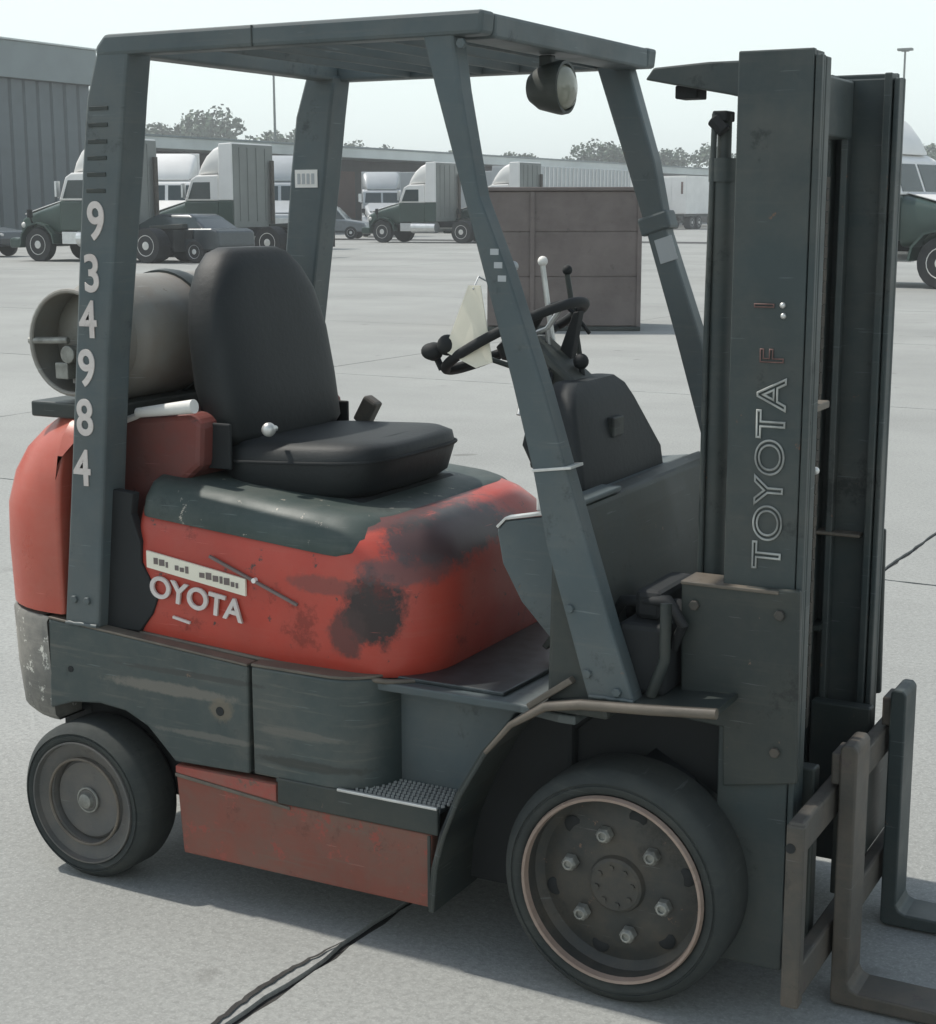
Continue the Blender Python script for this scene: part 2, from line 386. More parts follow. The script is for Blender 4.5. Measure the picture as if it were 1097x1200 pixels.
# the second, thinner crack that runs beside the joint near the truck
cr = MB(); p = []
random.seed(3)
cx = []
for i in range(40):
    v = -0.50 - 0.62 * i / 39
    wob = 0.030 * math.sin(math.pi * min(1, i / 39 * 1.1)) + random.uniform(-0.003, 0.003)
    wd = 0.0055 * math.sin(math.pi * (i + 0.5) / 40) + 0.001
    cx.append((gxy(U0 - 0.010 - wob - wd, v), gxy(U0 - 0.010 - wob + wd, v)))
for (a, b), (c, d) in zip(cx, cx[1:]):
    vv = [cr.bm.verts.new((q[0], q[1], 0.0052)) for q in (a, b, d, c)]
    cr.face(vv)
cr.build('crack', 'tar', ground)

# ================================================================== the forklift
FL = empty('forklift')
tag(FL, 'red and charcoal forklift with worn paint and raised mast rails on the concrete yard', 'forklift')
YN = -0.455

def mirror_y(o):
    c = o.copy(); c.data = o.data.copy(); c.data.transform(Matrix.Diagonal((1, -1, 1, 1))); c.data.flip_normals(); COL.objects.link(c); return c
def both(o):
    c = mirror_y(o); c.parent = o.parent; return c

# --- chassis core
m = MB(); m.box((-1.16, -0.30, 0.13), (-0.16, 0.30, 0.58)); m.box((-1.44, -0.29, 0.26), (-1.10, 0.29, 0.60)); m.box((-1.49, -0.40, 0.47), (-0.9, 0.40, 0.595)); m.build('chassis', 'black', FL, 0.01)
m = MB(); m.cyl((0, -0.40, 0.245), (0, 0.40, 0.245), 0.075); m.box((-0.10, -0.24, 0.10), (0.12, 0.24, 0.40)); m.build('front_axle', 'black', FL, 0.01)
m = MB(); m.box((-1.47, -0.36, 0.13), (-1.34, 0.36, 0.23)); m.build('rear_axle', 'black', FL, 0.01)

# --- counterweight
rg = []
for z, xr, hw, rr, xf in ((0.655, -1.742, 0.452, 0.25, -1.442), (0.80, -1.746, 0.455, 0.25, -1.442), (0.90, -1.744, 0.453, 0.25, -1.442), (0.98, -1.722, 0.445, 0.25, -1.442), (1.04, -1.690, 0.432, 0.25, -1.442),
                          (1.085, -1.645, 0.412, 0.24, -1.442), (1.115, -1.595, 0.385, 0.20, -1.442), (1.13, -1.545, 0.35, 0.09, -1.442)):
    rg.append(rrect(xr, xf, -hw, hw, (0.012, 0.012, rr, rr), z, 10))
m = MB(); m.loft(rg); cw = m.build('counterweight', 'cwred', FL, smooth=40)
m = MB(); m.prism([(-1.440, 0.62), (-1.20, 0.62), (-1.20, 0.96), (-1.125, 1.02), (-1.118, 1.125), (-1.15, 1.145), (-1.30, 1.128), (-1.440, 1.125)], 'y', -0.31, 0.31)
m.build('rear_cover', 'maroon', cw, 0.015)
rg = []
for z, xr, hw, rr in ((0.376, -1.690, 0.430, 0.20), (0.395, -1.718, 0.448, 0.23), (0.50, -1.738, 0.455, 0.25), (0.632, -1.744, 0.456, 0.25), (0.645, -1.738, 0.450, 0.25)):
    rg.append(rrect(xr, -1.500, -hw, hw, (0.01, 0.01, rr, rr), z, 10))
m = MB(); m.loft(rg); m.build('rear_bumper', 'bumper', FL, smooth=40)
m = MB(); m.box((-1.56, -0.34, 0.25), (-1.46, 0.34, 0.40)); m.build('tow_block', 'black', FL, 0.01)

# --- side panels (near one in detail, far one mirrored)
P1 = [(-1.490, 0.640), (-1.299, 0.628), (-0.8985, 0.600), (-0.902, 0.343), (-1.116, 0.337), (-1.150, 0.370), (-1.195, 0.412), (-1.26, 0.440), (-1.34, 0.447), (-1.424, 0.438), (-1.498, 0.412)]
m = MB(); m.prism(P1, 'y', YN, YN + 0.045); sp = m.build('side_panel', 'panel', FL, 0.006); sp2 = both(sp)
for o in (sp, sp2):
    s = -1 if o is sp else 1
    for (x, z, r) in ((-0.979, 0.482, 0.011), (-1.425, 0.522, 0.008)):
        b = MB(); b.cyl((x, s * 0.4565, z), (x, s * 0.45, z), r, n=14); b.build('bolt_hole', 'black', o)
    b = MB(); b.prism([(-1.488, 0.641), (-0.8985, 0.6005), (-0.8985, 0.6065), (-1.488, 0.647)], 'y', s * 0.4575, s * 0.42); b.build('top_edge', 'tan', o, 0.002)  # tan strip paints in the highlight line along the panel ledge
    for k in range(5):
        x0 = random.uniform(-1.28, -1.0); z0 = random.uniform(0.44, 0.55); ln = random.uniform(0.08, 0.22)
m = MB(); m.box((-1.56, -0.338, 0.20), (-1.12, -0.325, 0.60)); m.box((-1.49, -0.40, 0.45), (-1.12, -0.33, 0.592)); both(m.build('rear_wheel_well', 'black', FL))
# tank box with rounded front end
path = [(-0.889, -0.455), (-0.69, -0.455)] + [(-0.69 + 0.125 * math.sin(a), -0.33 - 0.125 * math.cos(a)) for a in [R(q) for q in range(10, 91, 10)]] + [(-0.565, -0.28)]
poly = path + [(-0.889, -0.28)]
m = MB(); m.prism(poly, 'z', 0.345, 0.602); tb = m.build('tank_box', 'panel', FL, 0.006, smooth=30); both(tb)
m = MB(); m.prism([(x, y) for x, y in poly], 'z', 0.602, 0.609); te = m.build('box_lid', 'tan', tb, 0.002);  # thin tan layer, the ledge highlight carried on over the tank box
both(te)
# step recess
m = MB(); m.prism([(-0.63, 0.34), (-0.40, 0.34), (-0.345, 0.46), (-0.262, 0.572), (-0.63, 0.572)], 'y', -0.335, -0.30); both(m.build('step_wall', 'grey', FL, 0.004))
m = MB(); m.box((-0.83, -0.452, 0.335), (-0.402, -0.30, 0.349)); stp = m.build('step', 'treadplate', FL, 0.003)
st2 = both(stp)
for s, par in ((-1, stp), (1, st2)):
    m = MB()
    for i in range(20):
        for j in range(7):
            x = -0.62 + i * 0.0115 + (0.005 if j % 2 else 0); y = s * (0.44 - j * 0.016)
            m.box((x - 0.0035, y - 0.0025, 0.348), (x + 0.0035, y + 0.0025, 0.3535), Matrix.Rotation(R(45 if (i + j) % 2 else -45), 3, 'Z'))
    o = m.build('tread_studs', 'steel', par); o['kind'] = 'stuff'
m = MB(); m.box((-0.822, -0.459, 0.288), (-0.404, -0.445, 0.350)); lip = m.build('step_lip', 'dark', FL, 0.004); both(lip)
m = MB(); m.box((-0.66, -0.4615, 0.3465), (-0.405, -0.452, 0.3535)); both(m.build('step_edge', 'steel', FL, 0.002))
# skirt
m = MB(); m.prism([(-1.117, 0.330), (-0.826, 0.3325), (-0.826, 0.287), (-0.423, 0.286), (-0.424, 0.116), (-1.101, 0.112)], 'y', -0.4535, -0.42); sk = m.build('skirt', 'skirt', FL, 0.005)
sk2 = both(sk)
for s, o in ((-1, sk), (1, sk2)):
    b = MB(); b.prism([(-1.116, 0.302), (-0.79, 0.276), (-0.79, 0.284), (-1.116, 0.311)], 'y', s * 0.4575, s * 0.452); b.build('skirt_rib', 'tan', o, 0.002)
    b = MB(); b.prism([(-1.114, 0.312), (-0.828, 0.291), (-0.828, 0.330), (-1.114, 0.328)], 'y', s * 0.456, s * 0.452); b.build('skirt_top', 'skirttop', o, 0.001)
    b = MB(); b.box((-0.432, s * 0.457, 0.118), (-0.424, s * 0.452, 0.284)); b.build('skirt_edge', 'dark', o, 0.002)

# --- floor
m = MB(); m.prism([(-0.66, -0.40), (-0.235, -0.40), (-0.14, -0.42), (-0.10, -0.42), (-0.10, 0.42), (-0.66, 0.40)], 'z', 0.574, 0.594); fl = m.build('floor_plate', 'grey', FL, 0.004)
m = MB(); m.prism([(-0.57, -0.37), (-0.29, -0.37), (-0.27, 0.0), (-0.27, 0.36), (-0.62, 0.36)], 'z', 0.594, 0.604); m.build('floor_mat', 'treadplate', fl, 0.003)
for y in (0.06, -0.07):
    m = MB(); m.box((-0.30, y - 0.03, 0.62), (-0.285, y + 0.03, 0.73), Matrix.Rotation(R(35), 3, 'Y')); pd = m.build('pedal', 'dark', FL, 0.003)
    m = MB(); m.tube([(-0.285, y, 0.68), (-0.17, y, 0.78)], 0.008); m.build('pedal_arm', 'dark', pd)

# --- front fender
arc = [(-0.410, 0.115), (-0.402, 0.216), (-0.381, 0.298), (-0.343, 0.392), (-0.282, 0.497), (-0.223, 0.567), (-0.145, 0.618), (-0.067, 0.634), (0.08, 0.645), (0.22, 0.658)]
m = MB(); m.strip(arc, 'y', -0.470, -0.24, 0.012); fd = m.build('fender', 'dark', FL, smooth=50); fd2 = both(fd)
for s, par in ((-1, fd), (1, fd2)):
    m = MB(); m.tube([(x, s * 0.471, z + 0.004) for x, z in arc[:5]], 0.0050, 8); m.build('fender_lip', 'dark', par, smooth=60)
    m = MB(); m.tube([(x, s * 0.471, z + 0.005) for x, z in arc[4:]], [0.005, 0.007, 0.010, 0.011, 0.011, 0.011], 8); m.build('fender_edge', 'tan', par, smooth=60)
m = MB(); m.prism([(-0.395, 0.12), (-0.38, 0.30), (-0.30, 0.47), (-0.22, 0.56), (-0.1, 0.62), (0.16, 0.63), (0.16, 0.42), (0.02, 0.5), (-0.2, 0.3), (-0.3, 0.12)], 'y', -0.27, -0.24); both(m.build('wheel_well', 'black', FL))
m = MB(); m.box((-0.205, -0.455, 0.638), (-0.085, -0.42, 0.652), Matrix.Rotation(R(-36), 3, 'Y')); both(m.build('toe_edge', 'tan', FL, 0.003))

# --- bulkhead, cowl
m = MB(); m.prism([(-0.160, 0.60), (-0.02, 0.60), (-0.05, 0.80), (-0.085, 0.98), (-0.098, 1.028), (-0.150, 1.034)], 'y', -0.435, 0.40); bh = m.build('bulkhead', 'dark', FL, 0.010)
m = MB(); m.prism([(-0.26, 1.002), (-0.155, 1.016), (-0.155, 1.028), (-0.26, 1.014)], 'y', -0.27, 0.37); m.build('cowl_shelf', 'grey', bh, 0.004)
m = MB(); m.box((-0.145, -0.44, 1.030), (-0.096, -0.20, 1.042), Matrix.Rotation(R(0), 3, 'Y')); m.build('cowl_trim', 'grey', bh, 0.004)
m = MB(); m.prism([(-0.321, 0.950), (-0.300, 0.972), (-0.208, 0.990), (-0.15, 0.992), (-0.106, 0.644), (-0.156, 0.690), (-0.262, 0.800), (-0.307, 0.879)], 'y', -0.345, -0.325); cp = m.build('cowl_side_plate', 'grey', FL, 0.005); both(cp)
m = MB(); m.strip([(-0.317, 0.955), (-0.298, 0.975), (-0.208, 0.993)], 'y', -0.348, -0.318, 0.006); m.build('plate_edge', 'steel', cp, 0.001)  # bright strip painting in the sunlit top edge of the plate
# instrument box
rg = []
for z, x0, x1, y0, y1, r in ((1.025, -0.275, -0.165, -0.245, 0.225, 0.012), (1.07, -0.275, -0.170, -0.245, 0.220, 0.012), (1.195, -0.285, -0.200, -0.222, 0.125, 0.016), (1.228, -0.285, -0.212, -0.200, 0.102, 0.02), (1.247, -0.28, -0.228, -0.16, 0.075, 0.02)):
    rg.append(rrect(x0, x1, y0, y1, (r,)*4, z, 6))
m = MB(); m.loft(rg); ib = m.build('instrument_box', 'seat', FL, smooth=35)
m = MB(); m.cyl((-0.27, -0.02, 1.25), (-0.275, -0.02, 1.272), 0.006, n=10); m.sphere((-0.275, -0.02, 1.282), 0.018); m.build('knob', 'black', ib, smooth=50)
m = MB(); m.tube([(-0.262, -0.20, 1.24), (-0.30, -0.262, 1.235), (-0.30, -0.285, 1.19)], 0.005, 8); m.build('cable', 'steel', ib, smooth=60)
m = MB(); m.sphere((-0.213, -0.262, 1.082), 0.011); m.build('indicator_bead', 'white', ib, smooth=60)
m = MB(); m.box((-0.25, -0.30, 0.99), (-0.225, -0.275, 1.045)); m.build('bracket_tab', 'white', ib, 0.003)
m = MB()
for k in range(3): m.tube([(-0.27, -0.235 + 0.03 * k, 1.05), (-0.305, -0.24 + 0.03 * k, 1.12 + 0.02 * k), (-0.30, -0.20 + 0.03 * k, 1.22), (-0.32, -0.12 + 0.02 * k, 1.27)], 0.007, 8)
o = m.build('cables', 'black', ib, smooth=60); o['kind'] = 'stuff'
m = MB(); m.box((-0.2135, -0.06, 1.12), (-0.176, 0.00, 1.165)); m.build('gauge_plate', 'dark', ib, 0.004)
# steering
tilt = Matrix.Rotation(R(-28), 3, 'Y')
SC = Vector((-0.45, 0.0, 1.330)); ax = tilt @ Vector((0, 0, 1))
m = MB(); m.torus(SC, 'z', 0.176, 0.0115, 56, 10, tilt); sw = m.build('steering_wheel', 'black', FL, smooth=60)
m = MB(); m.lathe([(-0.05, 0.03), (-0.035, 0.05), (-0.005, 0.05), (0.0, 0.04)], (0, 0, 0), 'z', 20, True)
for a in (80, 200, 320):
    q = Vector((math.cos(R(a)), math.sin(R(a)), 0)); m.tube([q * 0.03 + Vector((0, 0, -0.02)), q * 0.11 + Vector((0, 0, -0.012)), q * 0.176], 0.010, 8)
bmesh.ops.transform(m.bm, matrix=Matrix.Translation(SC) @ tilt.to_4x4(), verts=m.bm.verts); m.build('hub', 'black', sw, smooth=50)
m = MB(); k = SC + tilt @ Vector((-0.155, -0.10, 0.0)); m.cyl(k, k + ax * 0.03, 0.008, n=10); m.sphere(k + ax * 0.045, 0.022); m.build('spinner_knob', 'black', sw, smooth=60)
m = MB(); m.prism([(-0.425, 1.335), (-0.375, 1.335), (-0.245, 1.235), (-0.262, 1.04), (-0.37, 1.04), (-0.36, 1.18)], 'y', -0.095, 0.03); m.build('column_shroud', 'dark', FL, 0.012)
m = MB(); m.cyl(SC - ax * 0.03, SC - ax * 0.06 + Vector((0.17, 0, -0.16)), 0.028, 0.036, 16); m.build('steering_column', 'dark', FL, 0.004)
# shift lever with two black knobs pointing to the rear
m = MB(); m.tube([(-0.40, -0.06, 1.26), (-0.48, -0.12, 1.295), (-0.545, -0.15, 1.305)], 0.006, 8); dl = m.build('direction_lever', 'dark', FL, smooth=60)
m = MB(); m.sphere((-0.545, -0.15, 1.318), 0.024, sc=(1.0, 1, 1.0)); m.sphere((-0.585, -0.15, 1.302), 0.022, sc=(1.2, 1, .9)); m.build('lever_knob', 'black', dl, smooth=60)
# mast levers on the dash
for (y, xk, zk, kc) in ((0.05, -0.405, 1.500, 'white'), (-0.02, -0.445, 1.490, 'tsilver'), (0.12, -0.375, 1.478, 'black')):
    m = MB(); m.tube([(xk + 0.045, y, 1.22), (xk + 0.02, y, 1.36), (xk, y, zk - 0.01)], 0.0065, 8); lv = m.build('mast_lever', 'steel' if kc == 'white' else 'dark', FL, smooth=60)
    m = MB(); m.sphere((xk, y, zk), 0.012); m.build('lever_ball', kc, lv, smooth=60)
m = MB(); m.tube([(-0.405, -0.02, 1.335), (-0.36, -0.02, 1.352), (-0.325, -0.02, 1.40)], 0.006, 6); m.tube([(-0.36, -0.02, 1.352), (-0.355, -0.02, 1.315)], 0.005, 6); m.build('lever_bracket', 'steel', FL, smooth=60)
m = MB(); m.prism([(-0.345, 1.285), (-0.305, 1.39), (-0.290, 1.392), (-0.31, 1.28)], 'y', 0.0, 0.03); m.build('lever_plate', 'black', FL, 0.003)
m = MB(); m.tube([(-0.43 + 0.02 * i, 0.06, 1.36 + 0.045 * math.sin(i * 0.52)) for i in range(8)], 0.005, 6); m.build('hose', 'black', FL, smooth=60)

# --- hood
rg = []
HX0 = -1.245
for z, x1, hw, r, t in ((0.600, -0.485, 0.405, 0.17, 0.012), (0.64, -0.470, 0.413, 0.18, 0.01), (0.72, -0.462, 0.416, 0.19, 0.0), (0.80, -0.466, 0.412, 0.20, 0.0), (0.855, -0.480, 0.404, 0.20, 0), (0.895, -0.505, 0.388, 0.20, 0), (0.92, -0.535, 0.365, 0.19, 0), (0.935, -0.57, 0.33, 0.16, 0)):
    ring = rrect(HX0, x1, -hw, hw, (r, r, 0.02, 0.02), z, 9)
    # the side lines fall towards the front
    rg.append([(x, y, zz + 0.035 * (0.9 - (x - HX0) / 0.84) * min(1, max(0, (z - 0.6) / 0.12))) for x, y, zz in ring])
m = MB(); m.loft(rg); hd = m.build('hood', 'red', FL, smooth=40)
rg = []
for z, x1, hw, r in ((0.872, -0.600, 0.408, 0.12), (0.885, -0.580, 0.409, 0.13), (0.915, -0.585, 0.398, 0.13), (0.945, -0.610, 0.37, 0.12), (0.955, -0.63, 0.34, 0.10)):
    ring = rrect(HX0 + 0.012, x1, -hw, hw, (r, r, 0.03, 0.03), z, 8)
    rg.append([(x, y, zz + 0.055 * (0.75 - (x - HX0) / 0.66)) for x, y, zz in ring])
m = MB(); m.loft(rg); cap = m.build('hood_cap', 'cap', hd, smooth=35)
m = MB(); m.box((-1.08, -0.235, 0.90), (-0.72, 0.235, 0.958)); m.build('seat_plinth', 'black', hd, 0.02)
m = MB(); m.tube([(-1.24, -0.412, 0.626), (-0.74, -0.410, 0.598), (-0.60, -0.405, 0.598)] + [(-0.60 + 0.12 * math.sin(a), -0.285 - 0.12 * math.cos(a), 0.597) for a in [R(q) for q in range(15, 91, 15)]] + [(-0.48, 0.1, 0.597)], 0.006, 8)
m.build('hood_seal', 'tan', hd, smooth=60)
# black piece painting in the shade of the pillar gap, along the torn hood edge
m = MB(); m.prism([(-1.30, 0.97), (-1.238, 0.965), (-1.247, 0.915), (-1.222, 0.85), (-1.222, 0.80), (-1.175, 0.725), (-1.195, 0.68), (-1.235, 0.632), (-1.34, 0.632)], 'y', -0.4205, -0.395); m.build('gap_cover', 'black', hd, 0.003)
# sticker, letters, slot on the near side
hx = Vector((1, 0, -0.135)).normalized()
stk = MB(); o0 = Vector((-1.205, -0.4215, 0.792)); upv = Vector((0, 0, 1))
A = [o0, o0 + hx * 0.285, o0 + hx * 0.285 + upv * 0.040, o0 + upv * 0.040]
v0 = [stk.bm.verts.new(p) for p in A]; v1 = [stk.bm.verts.new(p + Vector((0, 0.006, 0))) for p in A]
stk.face(v0); stk.face(v1[::-1])
for i in range(4): stk.face([v0[i], v0[(i+1) % 4], v1[(i+1) % 4], v1[i]])
stk = stk.build('sticker', 'paper', hd)
pr = MB(); random.seed(5); t = 0.022
while t < 0.265:
    wd = random.uniform(0.006, 0.016); h = random.uniform(0.010, 0.017)
    if random.random() > 0.14:
        q = o0 + hx * t + Vector((0, -0.0012, 0.013)); pr.box(q, q + Vector((wd, 0.0008, h)))
    t += wd + 0.004
pr.build('sticker_print', 'print', stk)
text_mesh('lettering', 'OYOTA', 0.072, 'letter', hd, frame((-1.200, -0.4225, 0.727), hx, (0.06, 0, 1)), 0.003, sx=1.06, offset=0.0015)
m = MB(); q = Vector((-1.135, -0.421, 0.672)); m.box(q, q + Vector((0.050, 0.006, 0.006)), Matrix.Rotation(R(10), 3, 'Y')); m.build('paint_scrape', 'letter', hd)
m = MB(); m.box((-1.03, -0.4225, 0.790), (-0.775, -0.416, 0.796), Matrix.Rotation(R(20), 3, 'Y')); gr = m.build('scratch', 'print', hd)
m = MB(); m.cyl((-0.898, -0.424, 0.793), (-0.898, -0.414, 0.793), 0.006, n=10); m.build('screw', 'white', hd)

# --- overhead guard
def pillar(L, Rr, y0, y1):
    mm = MB(); mm.prism(L + Rr[::-1], 'y', y0, y1); return mm
L = [(-1.437, 0.632), (-1.400, 0.95), (-1.364, 1.279), (-1.318, 1.704), (-1.296, 1.86), (-1.260, 1.965)]
Q = [(-1.333, 0.632), (-1.300, 0.95), (-1.267, 1.283), (-1.206, 1.703), (-1.186, 1.86), (-1.170, 1.965)]
rp = pillar(L, Q, YN, YN + 0.082).build('rear_pillar', 'grey', FL, 0.007); rp2 = both(rp)
L = [(-0.058, 0.640), (-0.107, 0.799), (-0.155, 0.952), (-0.186, 1.10), (-0.233, 1.275), (-0.30, 1.50), (-0.348, 1.66), (-0.405, 1.85), (-0.436, 1.965)]
Q = [(0.045, 0.640), (-0.012, 0.799), (-0.062, 0.952), (-0.110, 1.10), (-0.166, 1.275), (-0.247, 1.50), (-0.308, 1.643), (-0.348, 1.85), (-0.364, 1.965)]
fp = pillar(L, Q, -0.452, -0.398).build('front_pillar', 'grey', FL, 0.007)
L = [(-0.012, 0.640), (-0.060, 0.80), (-0.130, 1.04), (-0.215, 1.32), (-0.298, 1.576), (-0.365, 1.77), (-0.434, 1.965)]
Q = [(0.070, 0.640), (0.010, 0.80), (-0.066, 1.04), (-0.150, 1.32), (-0.238, 1.560), (-0.275, 1.73), (-0.350, 1.965)]
fp2 = pillar(L, Q, 0.398, 0.452).build('front_pillar', 'grey', FL, 0.007)
m = MB(); m.box((-0.185, -0.456, 1.107), (-0.10, -0.394, 1.113), Matrix.Rotation(R(-8), 3, 'Y')); m.build('pillar_strap', 'steel', fp, 0.001)
for i in range(3):
    z = 1.535 - i * 0.026; x = -0.272 + i * 0.0085
    m = MB(); m.box((x - 0.009, -0.4530, z - 0.006), (x + 0.009, -0.4515, z + 0.006)); m.build('paint_mark', 'tsilver', fp)
m = MB(); m.box((-0.262, 0.3955, 1.49), (-0.215, 0.3975, 1.55), Matrix.Rotation(R(-18), 3, 'Y')); m.build('pillar_decal', 'tsilver', fp2, 0.001)
m = MB(); m.box((-0.312, 0.394, 1.56), (-0.232, 0.456, 1.605), Matrix.Rotation(R(-18), 3, 'Y')); m.build('pillar_joint', 'grey', fp2, 0.006)
# digits 9 3 4 9 8 4 down the rear pillar
nums = [(-1.28, 1.596), (-1.299, 1.478), (-1.316, 1.373), (-1.327, 1.261), (-1.34, 1.145), (-1.355, 1.025)]
for ch, (x, z) in zip('934984', nums):
    text_mesh('digit', ch, 0.118, 'letter', rp, frame((x - 0.002, YN - 0.0015, z - 0.043), (1, 0, 0), (0.15, 0, 1)), 0.0012, align='CENTER', sx=0.88, offset=0.0022)
for i in range(6):
    z = 1.835 - i * 0.036; x = -1.288 - (1.835 - z) * 0.10
    m = MB(); m.box((x, YN - 0.002, z), (x + 0.055, YN + 0.002, z + 0.009)); m.build('vent_slot', 'dark', rp, 0.001)
m = MB(); m.box((-1.264, 0.36, 1.672), (-1.262, 0.372, 1.72)); 
m = MB(); m.box((-1.300, 0.3705, 1.675), (-1.228, 0.3725, 1.722)); dc = m.build('pillar_decal', 'white', rp2)
pr = MB()
for i in range(4): pr.box((-1.292 + i * 0.015, 0.3695, 1.684), (-1.283 + i * 0.015, 0.3704, 1.712))
pr.build('decal_print', 'tsilver', dc)
# roof
ZT, ZB = 1.997, 1.951
m = MB(); m.prism([(-1.236, ZT), (-1.262, 1.97), (-1.262, ZB), (-0.30, ZB), (-0.295, ZT)], 'y', -0.458, -0.402); rf = m.build('roof_beam', 'grey', FL, 0.008); both(rf)
m = MB(); m.box((-1.235, -0.401, ZB + 0.001), (-1.175, 0.401, ZT - 0.002)); m.build('roof_crossbar', 'grey', FL, 0.006)
m = MB(); m.box((-0.385, -0.401, ZB - 0.004), (-0.297, 0.401, ZT - 0.002)); m.build('roof_crossbar', 'grey', FL, 0.006)
for i in range(6):
    x = -0.960 + i * 0.105
    m = MB(); m.box((x - 0.008, -0.401, 1.952), (x + 0.008, 0.401, 1.988), Matrix.Rotation(R(12), 3, 'Y')); m.build('roof_slat', 'grey', FL, 0.003)
m = MB(); m.box((-0.84, -0.456, ZT - 0.045), (-0.837, -0.4595, ZT - 0.002)); m.build('weld_seam', 'dark', rf)
m = MB(); m.cyl((-0.343, -0.4605, 1.935), (-0.343, -0.45, 1.935), 0.010, n=6); m.build('bolt', 'grey', rf)
# work lamp under the front crossbar
m = MB(); m.lathe([(-0.075, 0.012), (-0.072, 0.030), (-0.050, 0.046), (-0.015, 0.055), (0.0, 0.058), (0.012, 0.056), (0.012, 0.050), (0.004, 0.048)], (-0.315, -0.05, 1.876), 'x', 28); lm = m.build('work_lamp', 'dark', FL, smooth=40)
m = MB(); m.lathe([(0.004, 0.0485), (0.020, 0.040), (0.028, 0.022), (0.030, 0.0)], (-0.315, -0.05, 1.876), 'x', 28); m.build('lamp_lens', 'lens', lm, smooth=60)
m = MB(); m.box((-0.365, -0.062, 1.92), (-0.335, -0.038, 1.945)); m.build('lamp_bracket', 'dark', lm, 0.003)

# --- seat
def sup(cx, cy, hx_, hy_, z, e=3.2, n=36):
    out = []
    for i in range(n):
        a = 2 * math.pi * i / n; c, s = math.cos(a), math.sin(a)
        out.append((cx + hx_ * math.copysign(abs(c) ** (2 / e), c), cy + hy_ * math.copysign(abs(s) ** (2 / e), s), z))
    return out
seat = empty('seat'); seat.parent = FL
rg = []
for dz, gx, gy in ((-0.035, -0.06, -0.03), (-0.01, -0.02, -0.008), (0.055, 0.0, 0.0), (0.085, -0.006, -0.006), (0.105, -0.03, -0.03), (0.113, -0.08, -0.08)):
    ring = sup(-0.925, 0.0, 0.232 + gx, 0.25 + gy, 0, 4.4)
    rg.append([(x, y, 0.978 + dz + 0.05 * (x + 0.925) - 0.02 * math.exp(-((x + 0.85) / 0.22) ** 2) * (1 - (y / 0.26) ** 2) * (dz > 0.1)) for x, y, z in ring])
m = MB(); m.loft(rg); sc2 = m.build('seat_cushion', 'seat', seat, smooth=70)
rr_ = [(x, y, 1.036 + 0.05 * (x + 0.925)) for x, y, z in sup(-0.925, 0.0, 0.2335, 0.2515, 0, 4.4, 48)]
m = MB(); m.tube(rr_ + rr_[:1], 0.0045, 6); m.build('piping', 'black', sc2, smooth=60)
rg = []
for z, hy_, hx_, xc in ((1.06, 0.215, 0.055, -1.115), (1.09, 0.245, 0.07, -1.120), (1.20, 0.248, 0.080, -1.144), (1.32, 0.242, 0.078, -1.163), (1.42, 0.216, 0.072, -1.180), (1.475, 0.178, 0.064, -1.190), (1.512, 0.138, 0.050, -1.196), (1.526, 0.10, 0.03, -1.198)):
    rg.append(sup(xc, 0.0, hx_, hy_, z, 3.4))
m = MB(); m.loft(rg); m.build('seat_backrest', 'seat', seat, smooth=70)
for s in (-1, 1):
    m = MB(); m.box((-1.17, s * 0.264, 1.01), (-1.07, s * 0.254, 1.12)); m.build('seat_hinge', 'black', seat, 0.004)
m = MB(); m.sphere((-0.955, -0.268, 1.1150), 0.017); m.cyl((-0.955, -0.26, 1.115), (-0.955, -0.24, 1.115), 0.007, n=8); m.build('buckle', 'steel', seat, smooth=60)
m = MB(); m.sphere((-1.145, -0.272, 1.045), 0.010); m.build('recline_knob', 'steel', seat, smooth=60)
m = MB(); m.box((-1.03, 0.235, 1.06), (-0.985, 0.275, 1.135), Matrix.Rotation(R(30), 3, 'Y')); m.build('belt_latch', 'rust', seat, 0.008)

# --- gas cylinder on its cradle
TC = (-1.455, 0.0, 1.305)
m = MB(); m.lathe([(-0.30, 0.0), (-0.298, 0.06), (-0.285, 0.11), (-0.262, 0.143), (-0.235, 0.155), (0.235, 0.155), (0.262, 0.143), (0.285, 0.11), (0.298, 0.06), (0.30, 0.0)], TC, 'y', 40); tk = m.build('gas_tank', 'tank', FL, smooth=40)
m = MB(); m.lathe([(-0.365, 0.121), (-0.365, 0.126), (-0.27, 0.126), (-0.27, 0.121)], TC, 'y', 40); m.torus((TC[0], -0.366, TC[2]), 'y', 0.1235, 0.006, 40, 8); m.build('tank_collar', 'tank', tk, smooth=40)
m = MB(); m.cyl((TC[0] - 0.02, -0.36, TC[2] - 0.03), (TC[0] - 0.02, -0.29, TC[2] - 0.03), 0.022, n=14); m.cyl((TC[0] - 0.135, -0.362, TC[2] + 0.0), (TC[0] - 0.02, -0.352, TC[2] + 0.004), 0.009, n=10)
m.box((TC[0] - 0.06, -0.36, TC[2] - 0.09), (TC[0] - 0.02, -0.31, TC[2] - 0.05)); m.build('tank_valve', 'nut', tk, 0.003)
m = MB(); m.box((TC[0] - 0.05, -0.31, TC[2] - 0.105), (TC[0] - 0.02, -0.30, TC[2] - 0.075)); m.build('tank_tag', 'white', tk)
m = MB(); m.torus(TC, 'y', 0.158, 0.006, 40, 6); 
bmesh.ops.scale(m.bm, vec=(1, 5, 1), verts=m.bm.verts); m.build('tank_strap', 'dark', tk, smooth=60)
m = MB(); m.box((-1.585, -0.375, 1.122), (-1.34, 0.30, 1.160)); m.box((-1.55, -0.30, 1.10), (-1.36, 0.26, 1.13)); m.build('tank_cradle', 'dark', FL, 0.005)
